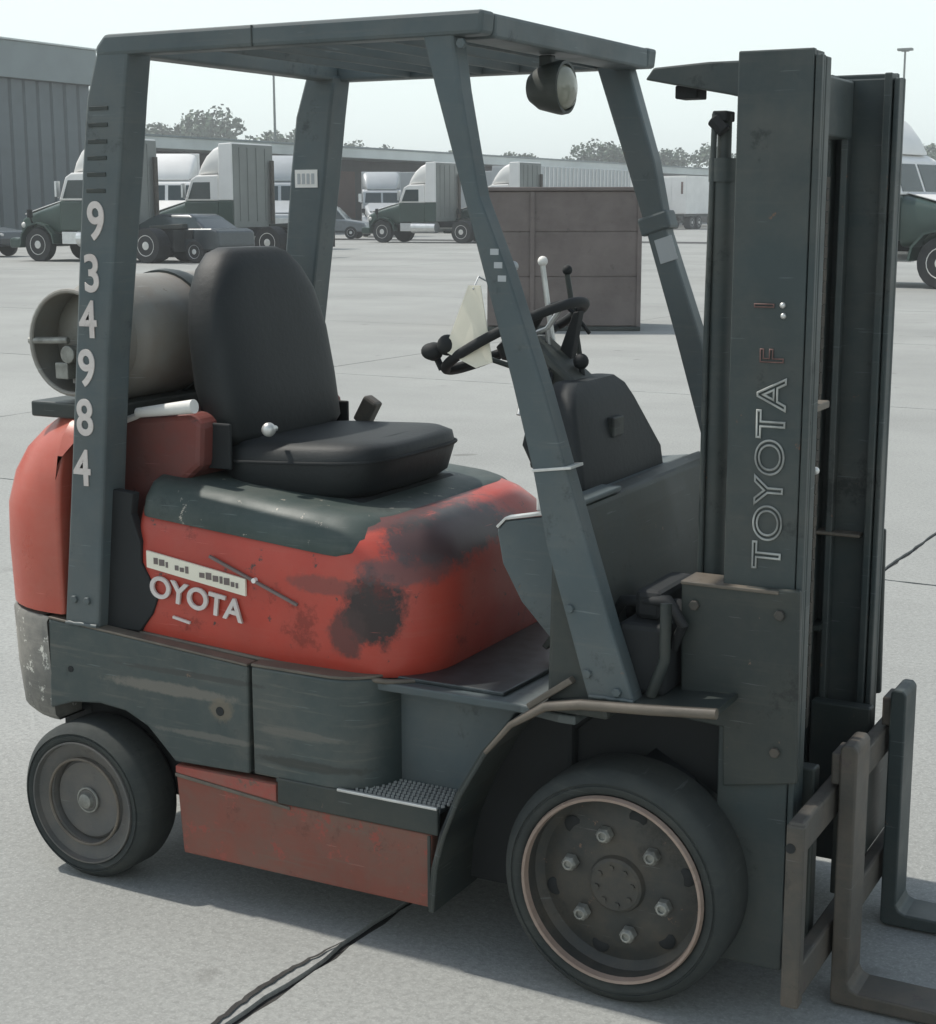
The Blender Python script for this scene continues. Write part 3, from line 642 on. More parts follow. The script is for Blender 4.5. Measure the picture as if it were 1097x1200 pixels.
m = MB(); m.tube([(-1.345, -0.312, 1.118), (-1.31, -0.315, 1.130), (-1.28, -0.318, 1.143)], 0.008, 10); m.tube([(-1.30, -0.318, 1.140), (-1.13, -0.318, 1.165)], [0.012, 0.017], 12); m.build('latch_handle', 'white', FL, smooth=60)

# --- wheels
def wheel(name, x, s, zc, r, wd, rimr, front):
    root = empty(name, (x, 0, zc)); root.parent = FL
    yo = 0.468 if front else 0.492                     # outer face
    def Y(d): return s * (yo - d)
    prof = [(Y(0.016), rimr), (Y(0.008), rimr + 0.006), (Y(0.006), rimr + (r - rimr) * 0.40), (Y(0.0095), rimr + (r - rimr) * 0.43), (Y(0.0095), rimr + (r - rimr) * 0.50), (Y(0.006), rimr + (r - rimr) * 0.53), (Y(0.014), r - 0.012), (Y(0.026), r - 0.002), (Y(0.04), r), (Y(wd - 0.03), r), (Y(wd - 0.012), r - 0.008), (Y(wd), rimr)]
    m = MB(); m.lathe(prof, (0, 0, 0), 'y', 72); m.build('tyre', 'rubber', root, smooth=50)
    if front:
        prof = [(Y(0.030), 0.0), (Y(0.030), 0.052), (Y(0.034), 0.058), (Y(0.046), 0.062), (Y(0.050), 0.085), (Y(0.050), 0.135), (Y(0.056), 0.150), (Y(0.060), 0.172), (Y(0.045), 0.188), (Y(0.012), rimr - 0.008)]
        m = MB(); m.lathe(prof, (0, 0, 0), 'y', 64); rim = m.build('rim', 'rim', root, smooth=30)
        m = MB(); m.lathe([(Y(0.014), rimr - 0.011), (Y(0.000), rimr - 0.008), (Y(-0.001), rimr - 0.002), (Y(0.010), rimr + 0.001)], (0, 0, 0), 'y', 64); m.build('rim_edge', 'rimedge', rim, smooth=50)
        m = MB(); m.lathe([(Y(0.058), 0.186), (Y(0.050), 0.189), (Y(0.046), 0.186)], (0, 0, 0), 'y', 64)
        for k in range(6):
            a = R(105 + 60 * k)
            cx_, cz_ = 0.108 * math.cos(a), 0.108 * math.sin(a)
            b = MB(); b.cyl((cx_, Y(0.048), cz_), (cx_, Y(0.030), cz_), 0.0185, 0.0165, 6); b.lathe([(Y(0.030), 0.015), (Y(0.024), 0.011), (Y(0.024), 0.0075), (Y(0.034), 0.0075)], (cx_, 0, cz_), 'y', 12); b.build('lug_nut', 'nut', rim, 0.0015)
            a += R(30); cx_, cz_ = 0.150 * math.cos(a), 0.150 * math.sin(a)
            b = MB(); b.lathe([(Y(0.0545), 0.0), (Y(0.0535), 0.017), (Y(0.056), 0.020)], (cx_, 0, cz_), 'y', 16); b.build('vent_hole', 'black', rim, smooth=60)
        for k in range(8):
            a = R(45 * k + 10); b = MB(); b.cyl((0.04 * math.cos(a), Y(0.030), 0.04 * math.sin(a)), (0.04 * math.cos(a), Y(0.026), 0.04 * math.sin(a)), 0.006, n=6); b.build('hub_bolt', 'rim', rim)
    else:
        m = MB(); m.lathe([(Y(0.028), 0.0), (Y(0.028), 0.026), (Y(0.036), 0.030), (Y(0.040), 0.052), (Y(0.034), 0.080), (Y(0.034), 0.094), (Y(0.046), 0.104), (Y(0.030), 0.110), (Y(0.018), rimr - 0.004), (Y(0.004), rimr - 0.001), (Y(0.004), rimr + 0.003), (Y(0.016), rimr + 0.004)], (0, 0, 0), 'y', 56); rim = m.build('rim', 'greyrim', root, smooth=30)
        m = MB(); m.torus((0, Y(0.016), 0), 'y', 0.108, 0.004, 56, 8); m.build('rim_edge', 'tan', rim, smooth=60)
        m = MB(); m.lathe([(Y(0.028), 0.020), (Y(0.018), 0.018), (Y(0.014), 0.010), (Y(0.014), 0.0)], (0, 0, 0), 'y', 20); m.torus((0, Y(0.030), 0), 'y', 0.030, 0.003, 30, 6); m.build('hub_cap', 'nut', rim, smooth=40)
    return root
for s in (-1, 1):
    wheel('front_wheel', 0.0, s, 0.250, 0.250, 0.17, 0.200, True)
    wheel('rear_wheel', -1.385, s, 0.196, 0.196, 0.15, 0.150, False)

m = MB(); m.box((-0.02, -0.40, 0.655), (0.085, -0.10, 0.80)); m.box((0.0, -0.36, 0.80), (0.06, -0.16, 0.86)); vb = m.build('valve_block', 'black', FL, 0.012)
for (y, z0) in ((-0.36, 0.80), (-0.30, 0.78)):
    m = MB(); m.tube([(0.085, y, z0 - 0.05), (0.11, y - 0.01, z0), (0.075, y, z0 + 0.045), (-0.03, y + 0.02, z0 + 0.03), (-0.08, y + 0.04, z0 - 0.04)], 0.012, 8); m.build('hose', 'black', vb, smooth=60)
m = MB(); m.tube([(0.06, -0.41, 0.66), (0.09, -0.415, 0.74), (0.085, -0.40, 0.85)], 0.012, 8); m.build('hose', 'dark', vb, smooth=60)
# --- mast
for s in (-1, 1):
    def Y(a): return s * a
    m = MB(); m.box((0.177, Y(0.330), 0.09), (0.322, Y(0.314), 1.907)); m.box((0.177, Y(0.314), 0.09), (0.194, Y(0.262), 1.905)); m.box((0.305, Y(0.314), 0.09), (0.322, Y(0.262), 1.905)); mr = m.build('mast_channel', 'mast', FL, 0.003)
    m = MB(); m.box((0.215, Y(0.3125), 0.22), (0.336, Y(0.300), 1.896)); m.box((0.215, Y(0.300), 0.22), (0.231, Y(0.268), 1.894)); m.box((0.325, Y(0.300), 0.22), (0.337, Y(0.268), 1.894)); m.box((0.3235, Y(0.3285), 0.22), (0.3365, Y(0.313), 1.896)); m.build('inner_channel', 'mast', FL, 0.003)
    m = MB(); m.cyl((0.118, Y(0.225), 0.20), (0.118, Y(0.225), 1.70), 0.024, n=20); m.cyl((0.118, Y(0.225), 1.70), (0.118, Y(0.225), 1.80), 0.014, n=16); m.cyl((0.118, Y(0.225), 1.67), (0.118, Y(0.225), 1.715), 0.029, n=20); m.build('lift_cylinder', 'mast', FL, smooth=50)
    m = MB(); m.tube([(0.100, Y(0.250), 0.86), (0.100, Y(0.250), 1.4), (0.104, Y(0.245), 1.80)], 0.006, 8); m.build('pipe', 'mast', FL, smooth=60)
    m = MB(); m.prism([(0.095, 0.882), (0.338, 0.892), (0.345, 0.50), (0.193, 0.47), (0.190, 0.594), (0.100, 0.600)], 'y', Y(0.346), Y(0.3315)); mb = m.build('mast_bracket', 'dark', FL, 0.004)
    m = MB(); m.box((0.095, Y(0.350), 0.880), (0.296, Y(0.262), 0.8875)); m.build('bracket_lip', 'tan', mb, 0.002)  # lip in pale tan, its highlight put into the colour
    m = MB(); m.box((0.097, Y(0.3305), 0.60), (0.176, Y(0.19), 0.878)); m.build('bracket_web', 'dark', mb, 0.004)
    m = MB(); m.cyl((-0.22, Y(0.27), 0.50), (0.03, Y(0.27), 0.72), 0.030, n=18); m.cyl((0.03, Y(0.27), 0.72), (0.10, Y(0.27), 0.78), 0.014, n=14); m.build('tilt_cylinder', 'black', FL, smooth=50)
    # chain run
    m = MB()
    for i in range(50):
        z = 0.46 + i * 0.0245
        m.box((0.225 - 0.0055, Y(0.115 if i % 2 else 0.118), z), (0.225 + 0.0055, Y(0.139 if i % 2 else 0.136), z + 0.023))
    ch = m.build('lift_chain', 'rust', FL); ch['kind'] = 'stuff'
m = MB(); m.box((0.20, -0.243, 1.765), (0.245, 0.243, 1.888)); m.build('tie_beam', 'mast', FL, 0.005)
m = MB(); m.box((0.17, -0.261, 0.62), (0.20, 0.261, 0.78)); m.build('tie_beam', 'mast', FL, 0.005)
m = MB(); m.box((0.17, -0.261, 0.13), (0.21, 0.261, 0.30)); m.build('tie_beam', 'dark', FL, 0.005)
m = MB(); m.prism([(-0.118, 1.884), (-0.10, 1.908), (0.02, 1.915), (0.199, 1.915), (0.199, 1.83), (0.10, 1.840), (0.058, 1.850)], 'y', -0.06, 0.06); tp = m.build('hose_guide', 'mast', FL, 0.004)
m = MB(); m.box((-0.062, -0.03, 1.845), (-0.012, 0.03, 1.872)); m.build('guide_block', 'black', tp, 0.003)
m = MB(); m.cyl((0.125, -0.245, 1.765), (0.100, -0.245, 1.79), 0.014, n=10); m.box((0.100, -0.25, 1.785), (0.13, -0.20, 1.805)); m.build('limit_switch', 'black', FL, 0.003)
# hydraulic hoses with the bend at the carriage top
for dy in (-0.035, 0.0):
    pts = [(0.30, -0.19 + dy, 0.50), (0.30, -0.19 + dy, 0.9), (0.300, -0.19 + dy, 1.20)] + [(0.300 - 0.028 * (1 - math.cos(a)), -0.19 + dy, 1.20 + 0.028 * math.sin(a)) for a in [R(q) for q in range(30, 181, 30)]] + [(0.244, -0.19 + dy, 0.9), (0.244, -0.19 + dy, 0.5)]
    m = MB(); m.tube(pts, 0.008, 8); m.build('hose', 'dark', FL, smooth=60)
m = MB(); m.box((0.285, -0.235, 1.225), (0.325, -0.14, 1.240)); m.build('hose_clamp', 'tan', FL, 0.003)
m = MB(); m.sphere((0.318, -0.20, 1.105), 0.008); m.build('grease_nipple', 'steel', FL)
# lettering up the near mast rail, bottom to top
text_mesh('lettering', 'TOYOTA', 0.080, 'outline', FL, frame((0.291, -0.3325, 0.925), (0, 0, 1), (-1, 0, 0)), outline=0.0021, sx=1.13)
text_mesh('lettering', 'F', 0.066, 'fadedred', FL, frame((0.284, -0.3325, 1.325), (0, 0, 1), (-1, 0, 0)), outline=0.0014)
text_mesh('lettering', 'I', 0.055, 'fadedred', FL, frame((0.262, -0.3325, 1.43), (0, 0, 1), (-1, 0, 0)), outline=0.0014)
for (x, z) in ((0.281, 1.418), (0.279, 1.438)):
    m = MB(); m.sphere((x, -0.331, z), 0.006, 10); m.build('rivet', 'steel', FL, smooth=60)

for s in (-1, 1):                                        # bolts on brackets and side panels
    for (x, z, r) in ((0.125, 0.84, 0.011), (0.125, 0.64, 0.011), (0.30, 0.84, 0.011), (0.30, 0.56, 0.011)):
        m = MB(); m.cyl((x, s * 0.345, z), (x, s * 0.355, z), r, n=6); m.build('bolt', 'rust', FL, 0.002)
    for (x, z) in ((-0.06, 0.70), (0.005, 0.67), (-0.10, 0.83)):
        m = MB(); m.cyl((x, s * 0.45, z), (x, s * 0.460, z), 0.010, n=6); m.build('bolt', 'grey', FL, 0.002)
    for (x, z) in ((-1.40, 0.70), (-1.36, 0.70)):
        m = MB(); m.cyl((x, s * 0.452, z), (x, s * 0.463, z), 0.010, n=6); m.build('bolt', 'grey', FL, 0.002)
    m = MB(); m.tube([(-1.43 + 0.012 * k, s * 0.4575, 0.640 + random.uniform(-.001, .001)) for k in range(9)], [random.uniform(.004, .006) for _ in range(9)], 6); m.build('weld_bead', 'grey', FL, smooth=60)
    m = MB(); m.tube([(-0.055 + 0.012 * k, s * 0.4535, 0.655 + random.uniform(-.001, .001)) for k in range(9)], [random.uniform(.004, .006) for _ in range(9)], 6); m.build('weld_bead', 'grey', FL, smooth=60)
# --- carriage and forks
ca = empty('carriage'); ca.parent = FL
m = MB(); m.box((0.365, -0.46, 0.400), (0.396, 0.46, 0.468)); m.build('carriage_bar', 'rust', ca, 0.006)
m = MB(); m.box((0.365, -0.46, 0.095), (0.396, 0.46, 0.170)); m.build('carriage_bar', 'rust', ca, 0.006)
for s in (-1, 1):
    m = MB(); m.box((0.362, s * 0.463, 0.085), (0.398, s * 0.430, 0.462)); e = m.build('end_plate', 'rust', ca, 0.005)
    b = MB(); b.cyl((0.372, s * 0.465, 0.415), (0.372, s * 0.46, 0.415), 0.010, n=12); b.build('bolt_hole', 'black', e)
    m = MB(); m.box((0.215, s * 0.243, 0.12), (0.354, s * 0.205, 0.50)); m.build('roller_plate', 'dark', ca, 0.005)
m = MB(); m.box((0.357, -0.10, 0.176), (0.372, 0.345, 0.394)); m.build('carriage_plate', 'dark', ca, 0.003)
for y0 in (-0.25, 0.17):
    m = MB(); prof = [(0.405, 0.012), (0.405, 0.555), (0.412, 0.562), (0.432, 0.562), (0.440, 0.552), (0.440, 0.056), (0.447, 0.041), (0.462, 0.035), (1.10, 0.031), (1.48, 0.018), (1.50, 0.010), (0.43, 0.004), (0.412, 0.005)]
    m.prism(prof, 'y', y0, y0 + 0.105); fk = m.build('fork', 'rust' if y0 < 0 else 'mast', ca, 0.006)
    m = MB(); m.box((0.385, y0 + 0.01, 0.474), (0.4045, y0 + 0.09, 0.540)); m.build('fork_hook', 'rust', fk, 0.004)

# --- tag on the lever: a thing of its own
m = MB()
T = [Vector(p) for p in ((-0.492, -0.15, 1.452), (-0.462, -0.15, 1.452), (-0.425, -0.165, 1.285), (-0.462, -0.172, 1.272), (-0.545, -0.165, 1.305))]
a_ = [m.bm.verts.new(p) for p in T]; b_ = [m.bm.verts.new(p + Vector((0.001, 0.002, 0))) for p in T]
m.face(a_); m.face(b_[::-1])
for i in range(5): m.face([a_[i], a_[(i+1) % 5], b_[(i+1) % 5], b_[i]])
tg = m.build('paper_tag', 'paper'); tag(tg, 'cream paper tag hanging beside the steering wheel behind the front pillar', 'paper tag')
m = MB(); m.tube([(-0.478, -0.153, 1.444), (-0.482, -0.12, 1.47), (-0.46, -0.05, 1.44), (-0.40, -0.01, 1.37)], 0.002, 6); m.build('tag_string', 'tsilver', tg)

# ================================================================== the brown steel box behind
bx = empty('storage_box', (-7.75, 16.15, 0), math.atan2(0.455, 0.89))
tag(bx, 'large dull brown steel box standing alone on the yard behind the forklift', 'storage box')
W, D_, H = 2.06, 1.5, 1.86
m = MB(); m.box((-W/2 + .02, 0.03, 0.06), (W/2 - .02, D_, H - 0.02)); m.build('box_body', 'box', bx, 0.01)
m = MB(); m.box((-W/2, -0.02, 0.0), (W/2, D_ + 0.02, 0.06)); m.build('box_base', 'dark', bx, 0.01)
m = MB(); m.box((-W/2 - .01, -0.02, H - 0.02), (W/2 + .01, D_ + 0.02, H + 0.03)); m.build('box_rim', 'box', bx, 0.012)
zs = [0.065, 0.72, 1.31, H - 0.025]; xs = [-W/2 + 0.01, -0.42, W/2 - 0.01]
for i in range(2):
    for j in range(3):
        m = MB(); m.box((xs[i] + 0.004, 0.012 + random.uniform(0, .006), zs[j] + 0.005), (xs[i+1] - 0.004, 0.028, zs[j+1] - 0.005)); m.build('panel', 'box', bx, 0.006)
for x in (-0.42, W/2 - 0.03):
    m = MB(); m.box((x - 0.03, -0.010, 0.06), (x + 0.03, 0.011, H - 0.03)); m.build('post', 'box', bx, 0.005)

# ================================================================== vehicles of the yard
def wheel_bg(par, name, x, y0, y1, r, hub='hubwhite'):
    m = MB(); m.cyl((x, y0, r), (x, y1, r), r, n=24); wv = m.build(name, 'tyre', par, 0.03)
    m = MB(); s = 1 if y1 > y0 else -1
    m.lathe([(y1 + s*0.012, 0.0), (y1 + s*0.012, r*0.20), (y1 - s*0.02, r*0.3), (y1 - s*0.03, r*0.45), (y1 + s*0.008, r*0.60), (y1 - s*0.02, r*0.63)], (x, 0, r), 'y', 20); m.build('rim', hub, wv, smooth=40)
    return wv
def make_tractor(green='tgreen', white='twhite', back='tgrey'):
    t = empty('semi_truck')
    rg = []                                     # hood: local +x is forwards, front axle at x = 0
    for x, hw, z0, z1, e in ((0.98, 0.70, 0.62, 1.22, 4), (0.92, 0.82, 0.55, 1.36, 5), (0.60, 0.92, 0.62, 1.50, 5), (0.0, 0.98, 0.95, 1.64, 5), (-0.55, 1.02, 0.85, 1.78, 6), (-0.95, 1.06, 0.80, 1.88, 7)):
        c = (z0 + z1) / 2; hz = (z1 - z0) / 2; ring = []
        for i in range(28):
            a = 2 * math.pi * i / 28; ca, sa = math.cos(a), math.sin(a)
            ring.append((x, hw * math.copysign(abs(ca) ** (2/e), ca), c + hz * math.copysign(abs(sa) ** (2/e), sa)))
        rg.append(ring)
    m = MB(); m.loft(rg); hd_ = m.build('hood', green, t, smooth=40)
    m = MB(); m.prism([(0.80, 1.44), (0.0, 1.655), (-0.55, 1.795), (-0.95, 1.895), (-0.95, 1.925), (-0.55, 1.83), (0.0, 1.69), (0.78, 1.475)], 'y', -0.80, 0.80); m.build('hood_glare', white, hd_, 0.015)  # white slab painting in the sun's reflection on the hood top
    m = MB(); m.box((0.97, -0.45, 0.70), (1.0, 0.45, 1.25)); m.build('grille', 'chrome', hd_, 0.01)
    for s in (-1, 1):
        m = MB(); m.sphere((0.80, s * 0.80, 1.12), 0.15, 12, (0.9, 0.7, 0.7)); m.build('headlight', 'hubwhite', hd_, smooth=60)
        m = MB(); m.strip([(0.66, 0.50), (0.60, 0.82), (0.35, 1.08), (0.0, 1.16), (-0.35, 1.08), (-0.60, 0.82), (-0.66, 0.55)], 'y', s * 1.20, s * 0.80, -0.05); m.build('fender', green, hd_, smooth=40)
        m = MB(); m.cyl((0.35, s * 0.9, 1.0), (0.30, s * 1.12, 1.42), 0.03, n=8); m.box((0.26, s * 1.02, 1.35), (0.32, s * 1.22, 1.6)); m.build('fender_mirror', 'black', hd_, 0.01)
    m = MB(); m.prism([(1.12, 0.42), (1.12, 0.70), (0.95, 0.74), (0.70, 0.70), (0.70, 0.42)], 'y', -1.2, 1.2); m.build('bumper', green, t, 0.05)
    # cab: lower in colour, upper white
    m = MB(); m.box((-2.35, -1.15, 0.95), (-0.955, 1.15, 1.86)); m.build('cab', green, t, 0.05)
    m = MB(); m.prism([(-0.93, 1.865), (-1.22, 2.58), (-1.45, 2.70), (-2.35, 2.72), (-2.35, 1.865)], 'y', -1.13, 1.13); cb = m.build('cab_upper', white, t, 0.05)
    for s in (-1, 1):
        m = MB(); m.prism([(-1.10, 1.93), (-1.33, 2.48), (-2.02, 2.48), (-2.02, 1.93)], 'y', s * 1.118, s * 1.14); m.build('side_window', 'glass', cb, 0.01)
        m = MB(); m.box((-1.08, s * 1.20, 1.98), (-1.00, s * 1.38, 2.45)); m.tube([(-1.04, s * 1.14, 2.0), (-1.04, s * 1.28, 1.95)], 0.02, 6); m.build('door_mirror', 'chrome', cb, 0.02)
        m = MB(); m.box((-2.30, s * 1.05, 0.55), (-1.02, s * 1.16, 0.92)); m.cyl((-2.9, s * 0.95, 0.72), (-1.6, s * 0.95, 0.72), 0.27, n=18); m.build('fuel_tank', 'chrome', t, 0.01)
    for s in (-1, 1):
        m = MB(); m.prism([(s * 0.06, 0.0), (s * 1.0, 0.0), (s * 0.94, 0.60), (s * 0.06, 0.60)], 'x', 0.0, 0.03)
        bmesh.ops.transform(m.bm, matrix=Matrix.Translation((-0.975, 0, 1.93)) @ Matrix.Rotation(math.atan2(-0.29, 0.715), 4, 'Y'), verts=m.bm.verts); m.build('windshield', 'glass', cb)
    # roof fairing
    rg = []
    for x, hw, z1 in ((-1.35, 0.85, 2.76), (-1.55, 0.95, 3.08), (-1.80, 1.02, 3.38), (-2.10, 1.08, 3.60), (-2.40, 1.10, 3.72)):
        c = (2.70 + z1) / 2; hz = (z1 - 2.70) / 2; ring = []
        for i in range(24):
            a = 2 * math.pi * i / 24; ca, sa = math.cos(a), math.sin(a)
            ring.append((x, hw * math.copysign(abs(ca) ** (2/6), ca), c + hz * math.copysign(abs(sa) ** (2/6), sa)))
        rg.append(ring)
    m = MB(); m.loft(rg); m.build('roof_fairing', white, t, smooth=40)
    m = MB(); m.box((-2.95, -1.16, 0.98), (-2.36, 1.16, 1.88)); m.build('sleeper_lower', green, t, 0.03)
    m = MB(); m.prism([(-2.36, 1.885), (-2.41, 3.72), (-2.95, 3.74), (-2.95, 1.885)], 'y', -1.15, 1.15); m.build('sleeper', white, t, 0.03)
    m = MB(); m.box((-2.985, -1.12, 1.0), (-2.952, 1.12, 3.70)); bk = m.build('sleeper_back', back, t, 0.01)
    for y in (-0.7, -0.2, 0.3, 0.75):
        m = MB(); m.box((-3.01, y, 1.2), (-2.986, y + 0.05, 3.6)); m.build('back_rib', 'tgrey', bk, 0.005)
    m = MB(); m.cyl((-3.1, -0.9, 0.9), (-3.1, -0.9, 3.2), 0.08, n=12); m.build('exhaust', 'rust', t, smooth=40)
    m = MB(); m.box((-5.5, -0.46, 0.72), (0.6, -0.38, 0.98)); m.box((-5.5, 0.38, 0.72), (0.6, 0.46, 0.98)); m.build('frame_rail', 'black', t, 0.01)
    m = MB(); m.box((-5.2, -0.5, 1.0), (-3.9, 0.5, 1.14), Matrix.Rotation(R(3), 3, 'Y')); m.build('fifth_wheel', 'dark', t, 0.02)
    for s in (-1, 1):
        wheel_bg(t, 'front_wheel', 0.0, s * 0.85, s * 1.15, 0.52)
        wheel_bg(t, 'rear_wheel', -4.3, s * 0.62, s * 1.18, 0.52)
        m = MB(); m.box((-5.4, s * 0.7, 0.35), (-5.36, s * 1.2, 1.0)); m.build('mud_flap', 'black', t)
    return t
SWW = {M['tgreen'].name: M['twhite']}
SWS = {M['tgreen'].name: M['tsilver'], M['twhite'].name: M['tsilver']}
tr = make_tractor()
GT = 'semi trucks parked in rows across the yard'
spots = [((-34.40, 35.95), 180, None, 'green and white semi truck parked at far left in front of the grey building'),
         ((-33.69, 41.23), 180, None, 'green and white semi truck seen between the two rear pillars, nose to the left'),
         ((-38.7, 63.85), 180, None, 'green and white semi truck seen alone between rear and front pillars, wheel showing'),
         ((-35.3, 65.8), 180, None, 'green and white semi truck half hidden behind the near front pillar'),
         ((-37.7, 45.2), -57, 'w', 'all white semi truck facing the yard behind the left green trucks'),
         ((-35.3, 49.3), -57, 's', 'silver semi truck facing the yard, just left of the far rear pillar'),
         ((-47.2, 76.9), -57, 's', 'silver semi truck facing the yard behind the lone green truck'),
         ((-5.35, 30.6), -13, None, 'green and white semi truck at far right edge behind the mast, nose to the right')]
for i, (p, a, sw_, lab) in enumerate(spots):
    o = tr if i == 0 else copy_tree(tr, None, {'w': SWW, 's': SWS}.get(sw_))
    o.location = (p[0], p[1], 0); o.rotation_euler.z = R(a); tag(o, lab, 'truck', GT)

def make_car(paint, suv):
    t = empty('parked_car'); h = 1.78 if suv else 1.46
    prof = [(2.25, 0.42), (2.28, 0.62), (2.15, 0.86), (1.35, 0.98), (1.05, 1.02), (-2.0, 1.04), (-2.25, 0.95), (-2.30, 0.5), (-2.2, 0.38), (2.1, 0.36)]
    m = MB(); m.prism(prof, 'y', -0.90, 0.90); m.build('body', paint, t, 0.10, seg=3)
    rg = [rrect(-2.15 if suv else -1.75, 1.15, -0.84, 0.84, (0.1,)*4, 1.0, 5), rrect(-2.05 if suv else -1.15, 0.38, -0.70, 0.70, (0.12,)*4, h - 0.06, 5), rrect(-1.95 if suv else -1.0, 0.22, -0.62, 0.62, (0.12,)*4, h, 5)]
    m = MB(); m.loft(rg); rf_ = m.build('roof', paint, t, smooth=30)
    rg = [[(x * 1.004 + (0.03 if x > 0 else -0.0), y * 1.012, z) for x, y, z in rrect(-2.10 if suv else -1.62, 1.06, -0.825, 0.825, (0.1,)*4, 1.05, 5)], [(x + (0.03 if x > 0 else -0.0), y * 1.014, z) for x, y, z in rrect(-2.05 if suv else -1.22, 0.47, -0.715, 0.715, (0.12,)*4, h - 0.10, 5)]]
    m = MB(); m.loft(rg, False); m.build('windows', 'glass', rf_, smooth=30)
    for s in (-1, 1):
        m = MB(); m.sphere((2.12, s * 0.68, 0.74), 0.13, 10, (1, 1.3, 0.6)); m.build('headlight', 'hubwhite', t, smooth=60)
        for x in (1.42, -1.35): wheel_bg(t, 'wheel', x, s * 0.70, s * 0.915, 0.34, 'chrome')
    return t
cars = [('cardark', True, (-40.9, 37.9), 10, 'dark suv at the left edge of the photo, nose towards the green truck'),
        ('cardark', False, (-30.2, 36.5), 178, 'dark low car showing between near rear pillar and gas cylinder'),
        ('carsilver', True, (-46.6, 70.2), 20, 'grey suv just right of the far rear pillar, nose to the right')]
for pnt, suv, p, a, lab in cars:
    c = make_car(pnt, suv); c.location = (p[0], p[1], 0); c.rotation_euler.z = R(a); tag(c, lab, 'car', 'cars parked among the trucks')

def make_trailer(ln, mat_='twhite', name='box_trailer'):
    t = empty(name)
    m = MB(); m.box((0, -1.28, 1.15), (ln, 1.28, 4.0)); m.build('box', mat_, t, 0.03)
    m = MB(); m.box((-0.03, -1.24, 1.2), (-0.002, -0.02, 3.9)); m.box((-0.03, 0.02, 1.2), (-0.002, 1.24, 3.9)); m.build('rear_door', mat_, t, 0.01)
    m = MB(); m.box((0.05, -1.1, 0.95), (ln, 1.1, 1.149)); m.box((-0.05, -1.1, 0.5), (0.05, 1.1, 0.62)); m.box((-0.03, -0.8, 0.6), (0.03, -0.7, 1.0)); m.box((-0.03, 0.7, 0.6), (0.03, 0.8, 1.0)); m.build('underframe', 'dark', t, 0.01)
    for s in (-1, 1):
        for x in (1.2, 2.4): wheel_bg(t, 'wheel', x, s * 0.7, s * 1.22, 0.5)
        m = MB(); m.box((ln - 2.5, s * 0.9, 0.1), (ln - 2.35, s * 0.75, 1.0)); m.build('landing_leg', 'dark', t)
    return t
bt = make_trailer(9.0); bt.location = (-43.4, 113.3, 0); bt.rotation_euler.z = R(84)
tag(bt, 'white box trailer with small red marks, right of the far front pillar', 'trailer')
for (y, z, sx_, sz_) in ((-0.9, 3.1, 0.18, 0.9), (0.75, 2.0, 0.4, 0.6)):
    m = MB(); m.box((-0.036, y - sx_/2, z - sz_/2), (-0.031, y + sx_/2, z + sz_/2)); m.build('red_mark', 'brick', bt)
tt = make_trailer(11.0, 'tsilver')
ORD = 'first second third fourth fifth sixth seventh eighth ninth tenth eleventh twelfth thirteenth'.split()
for i in range(13):
    o = tt if i == 0 else copy_tree(tt, None, {M['tsilver'].name: M['twhite']} if i % 3 else None)
    o.location = (-57.2, 92.0 + 4.1 * i + random.uniform(-.3, .3), 0)
    tag(o, ORD[i] + ' pale grey box trailer from the left in the row along the low warehouse', 'trailer', 'trailers backed up along the warehouse')

rt = make_trailer(16.0, 'tsilver', 'ribbed_trailer'); rt.location = (-43.0, 85.0, 0.15); rt.rotation_euler.z = R(90)
for i in range(26):
    m = MB() if i == 0 else None
    if m: m.box((0.25, -1.33, 1.2), (0.33, -1.281, 3.95)); rb0 = m.build('rib', 'twhite', rt); o = rb0
    else: o = rb0.copy(); COL.objects.link(o)
    o.location.x = i * 0.61
tag(rt, 'long pale ribbed trailer showing above the brown steel box', 'trailer')
# ================================================================== buildings
b = empty('warehouse', (-57.0, 0, 0)); tag(b, 'tall teal grey metal clad building with paler roof band at upper left', 'building')
Y0_, Y1_ = 20.0, 63.5
m = MB(); m.box((-40, Y0_, 0), (-0.15, Y1_, 9.6)); m.build('wall', 'bldg', b)
npan = 44; dy = (Y1_ - Y0_) / npan
proto = None
for i in range(npan):
    if proto is None:
        m = MB(); m.prism([(-0.14, 0.02), (0.0, 0.12), (0.0, dy - 0.12), (-0.14, dy - 0.02)], 'z', 0.0, 7.95); proto = m.build('cladding_panel', 'bldg', b); o = proto
    else: o = proto.copy(); COL.objects.link(o)
    o.location = (random.uniform(-0.02, 0.02), Y0_ + i * dy, 0)
m = MB(); m.box((-40.2, Y0_ - 0.2, 7.97), (0.35, Y1_ + 0.2, 9.75)); m.build('roof_band', 'fascia', b, 0.03)
m = MB(); m.box((-40.4, Y0_ - 0.3, 9.751), (0.45, Y1_ + 0.3, 9.85)); m.build('roof_trim', 'roofedge', b, 0.03)
m = MB(); m.cyl((-3, 57.6, 9.85), (-3, 57.6, 10.4), 0.22, n=14); m.lathe([(10.4, 0.24), (10.42, 0.5), (10.62, 0.42), (10.8, 0.1), (10.8, 0.0)], (-3, 57.6, 0), 'z', 14); m.build('roof_vent', 'dark', b, smooth=40)

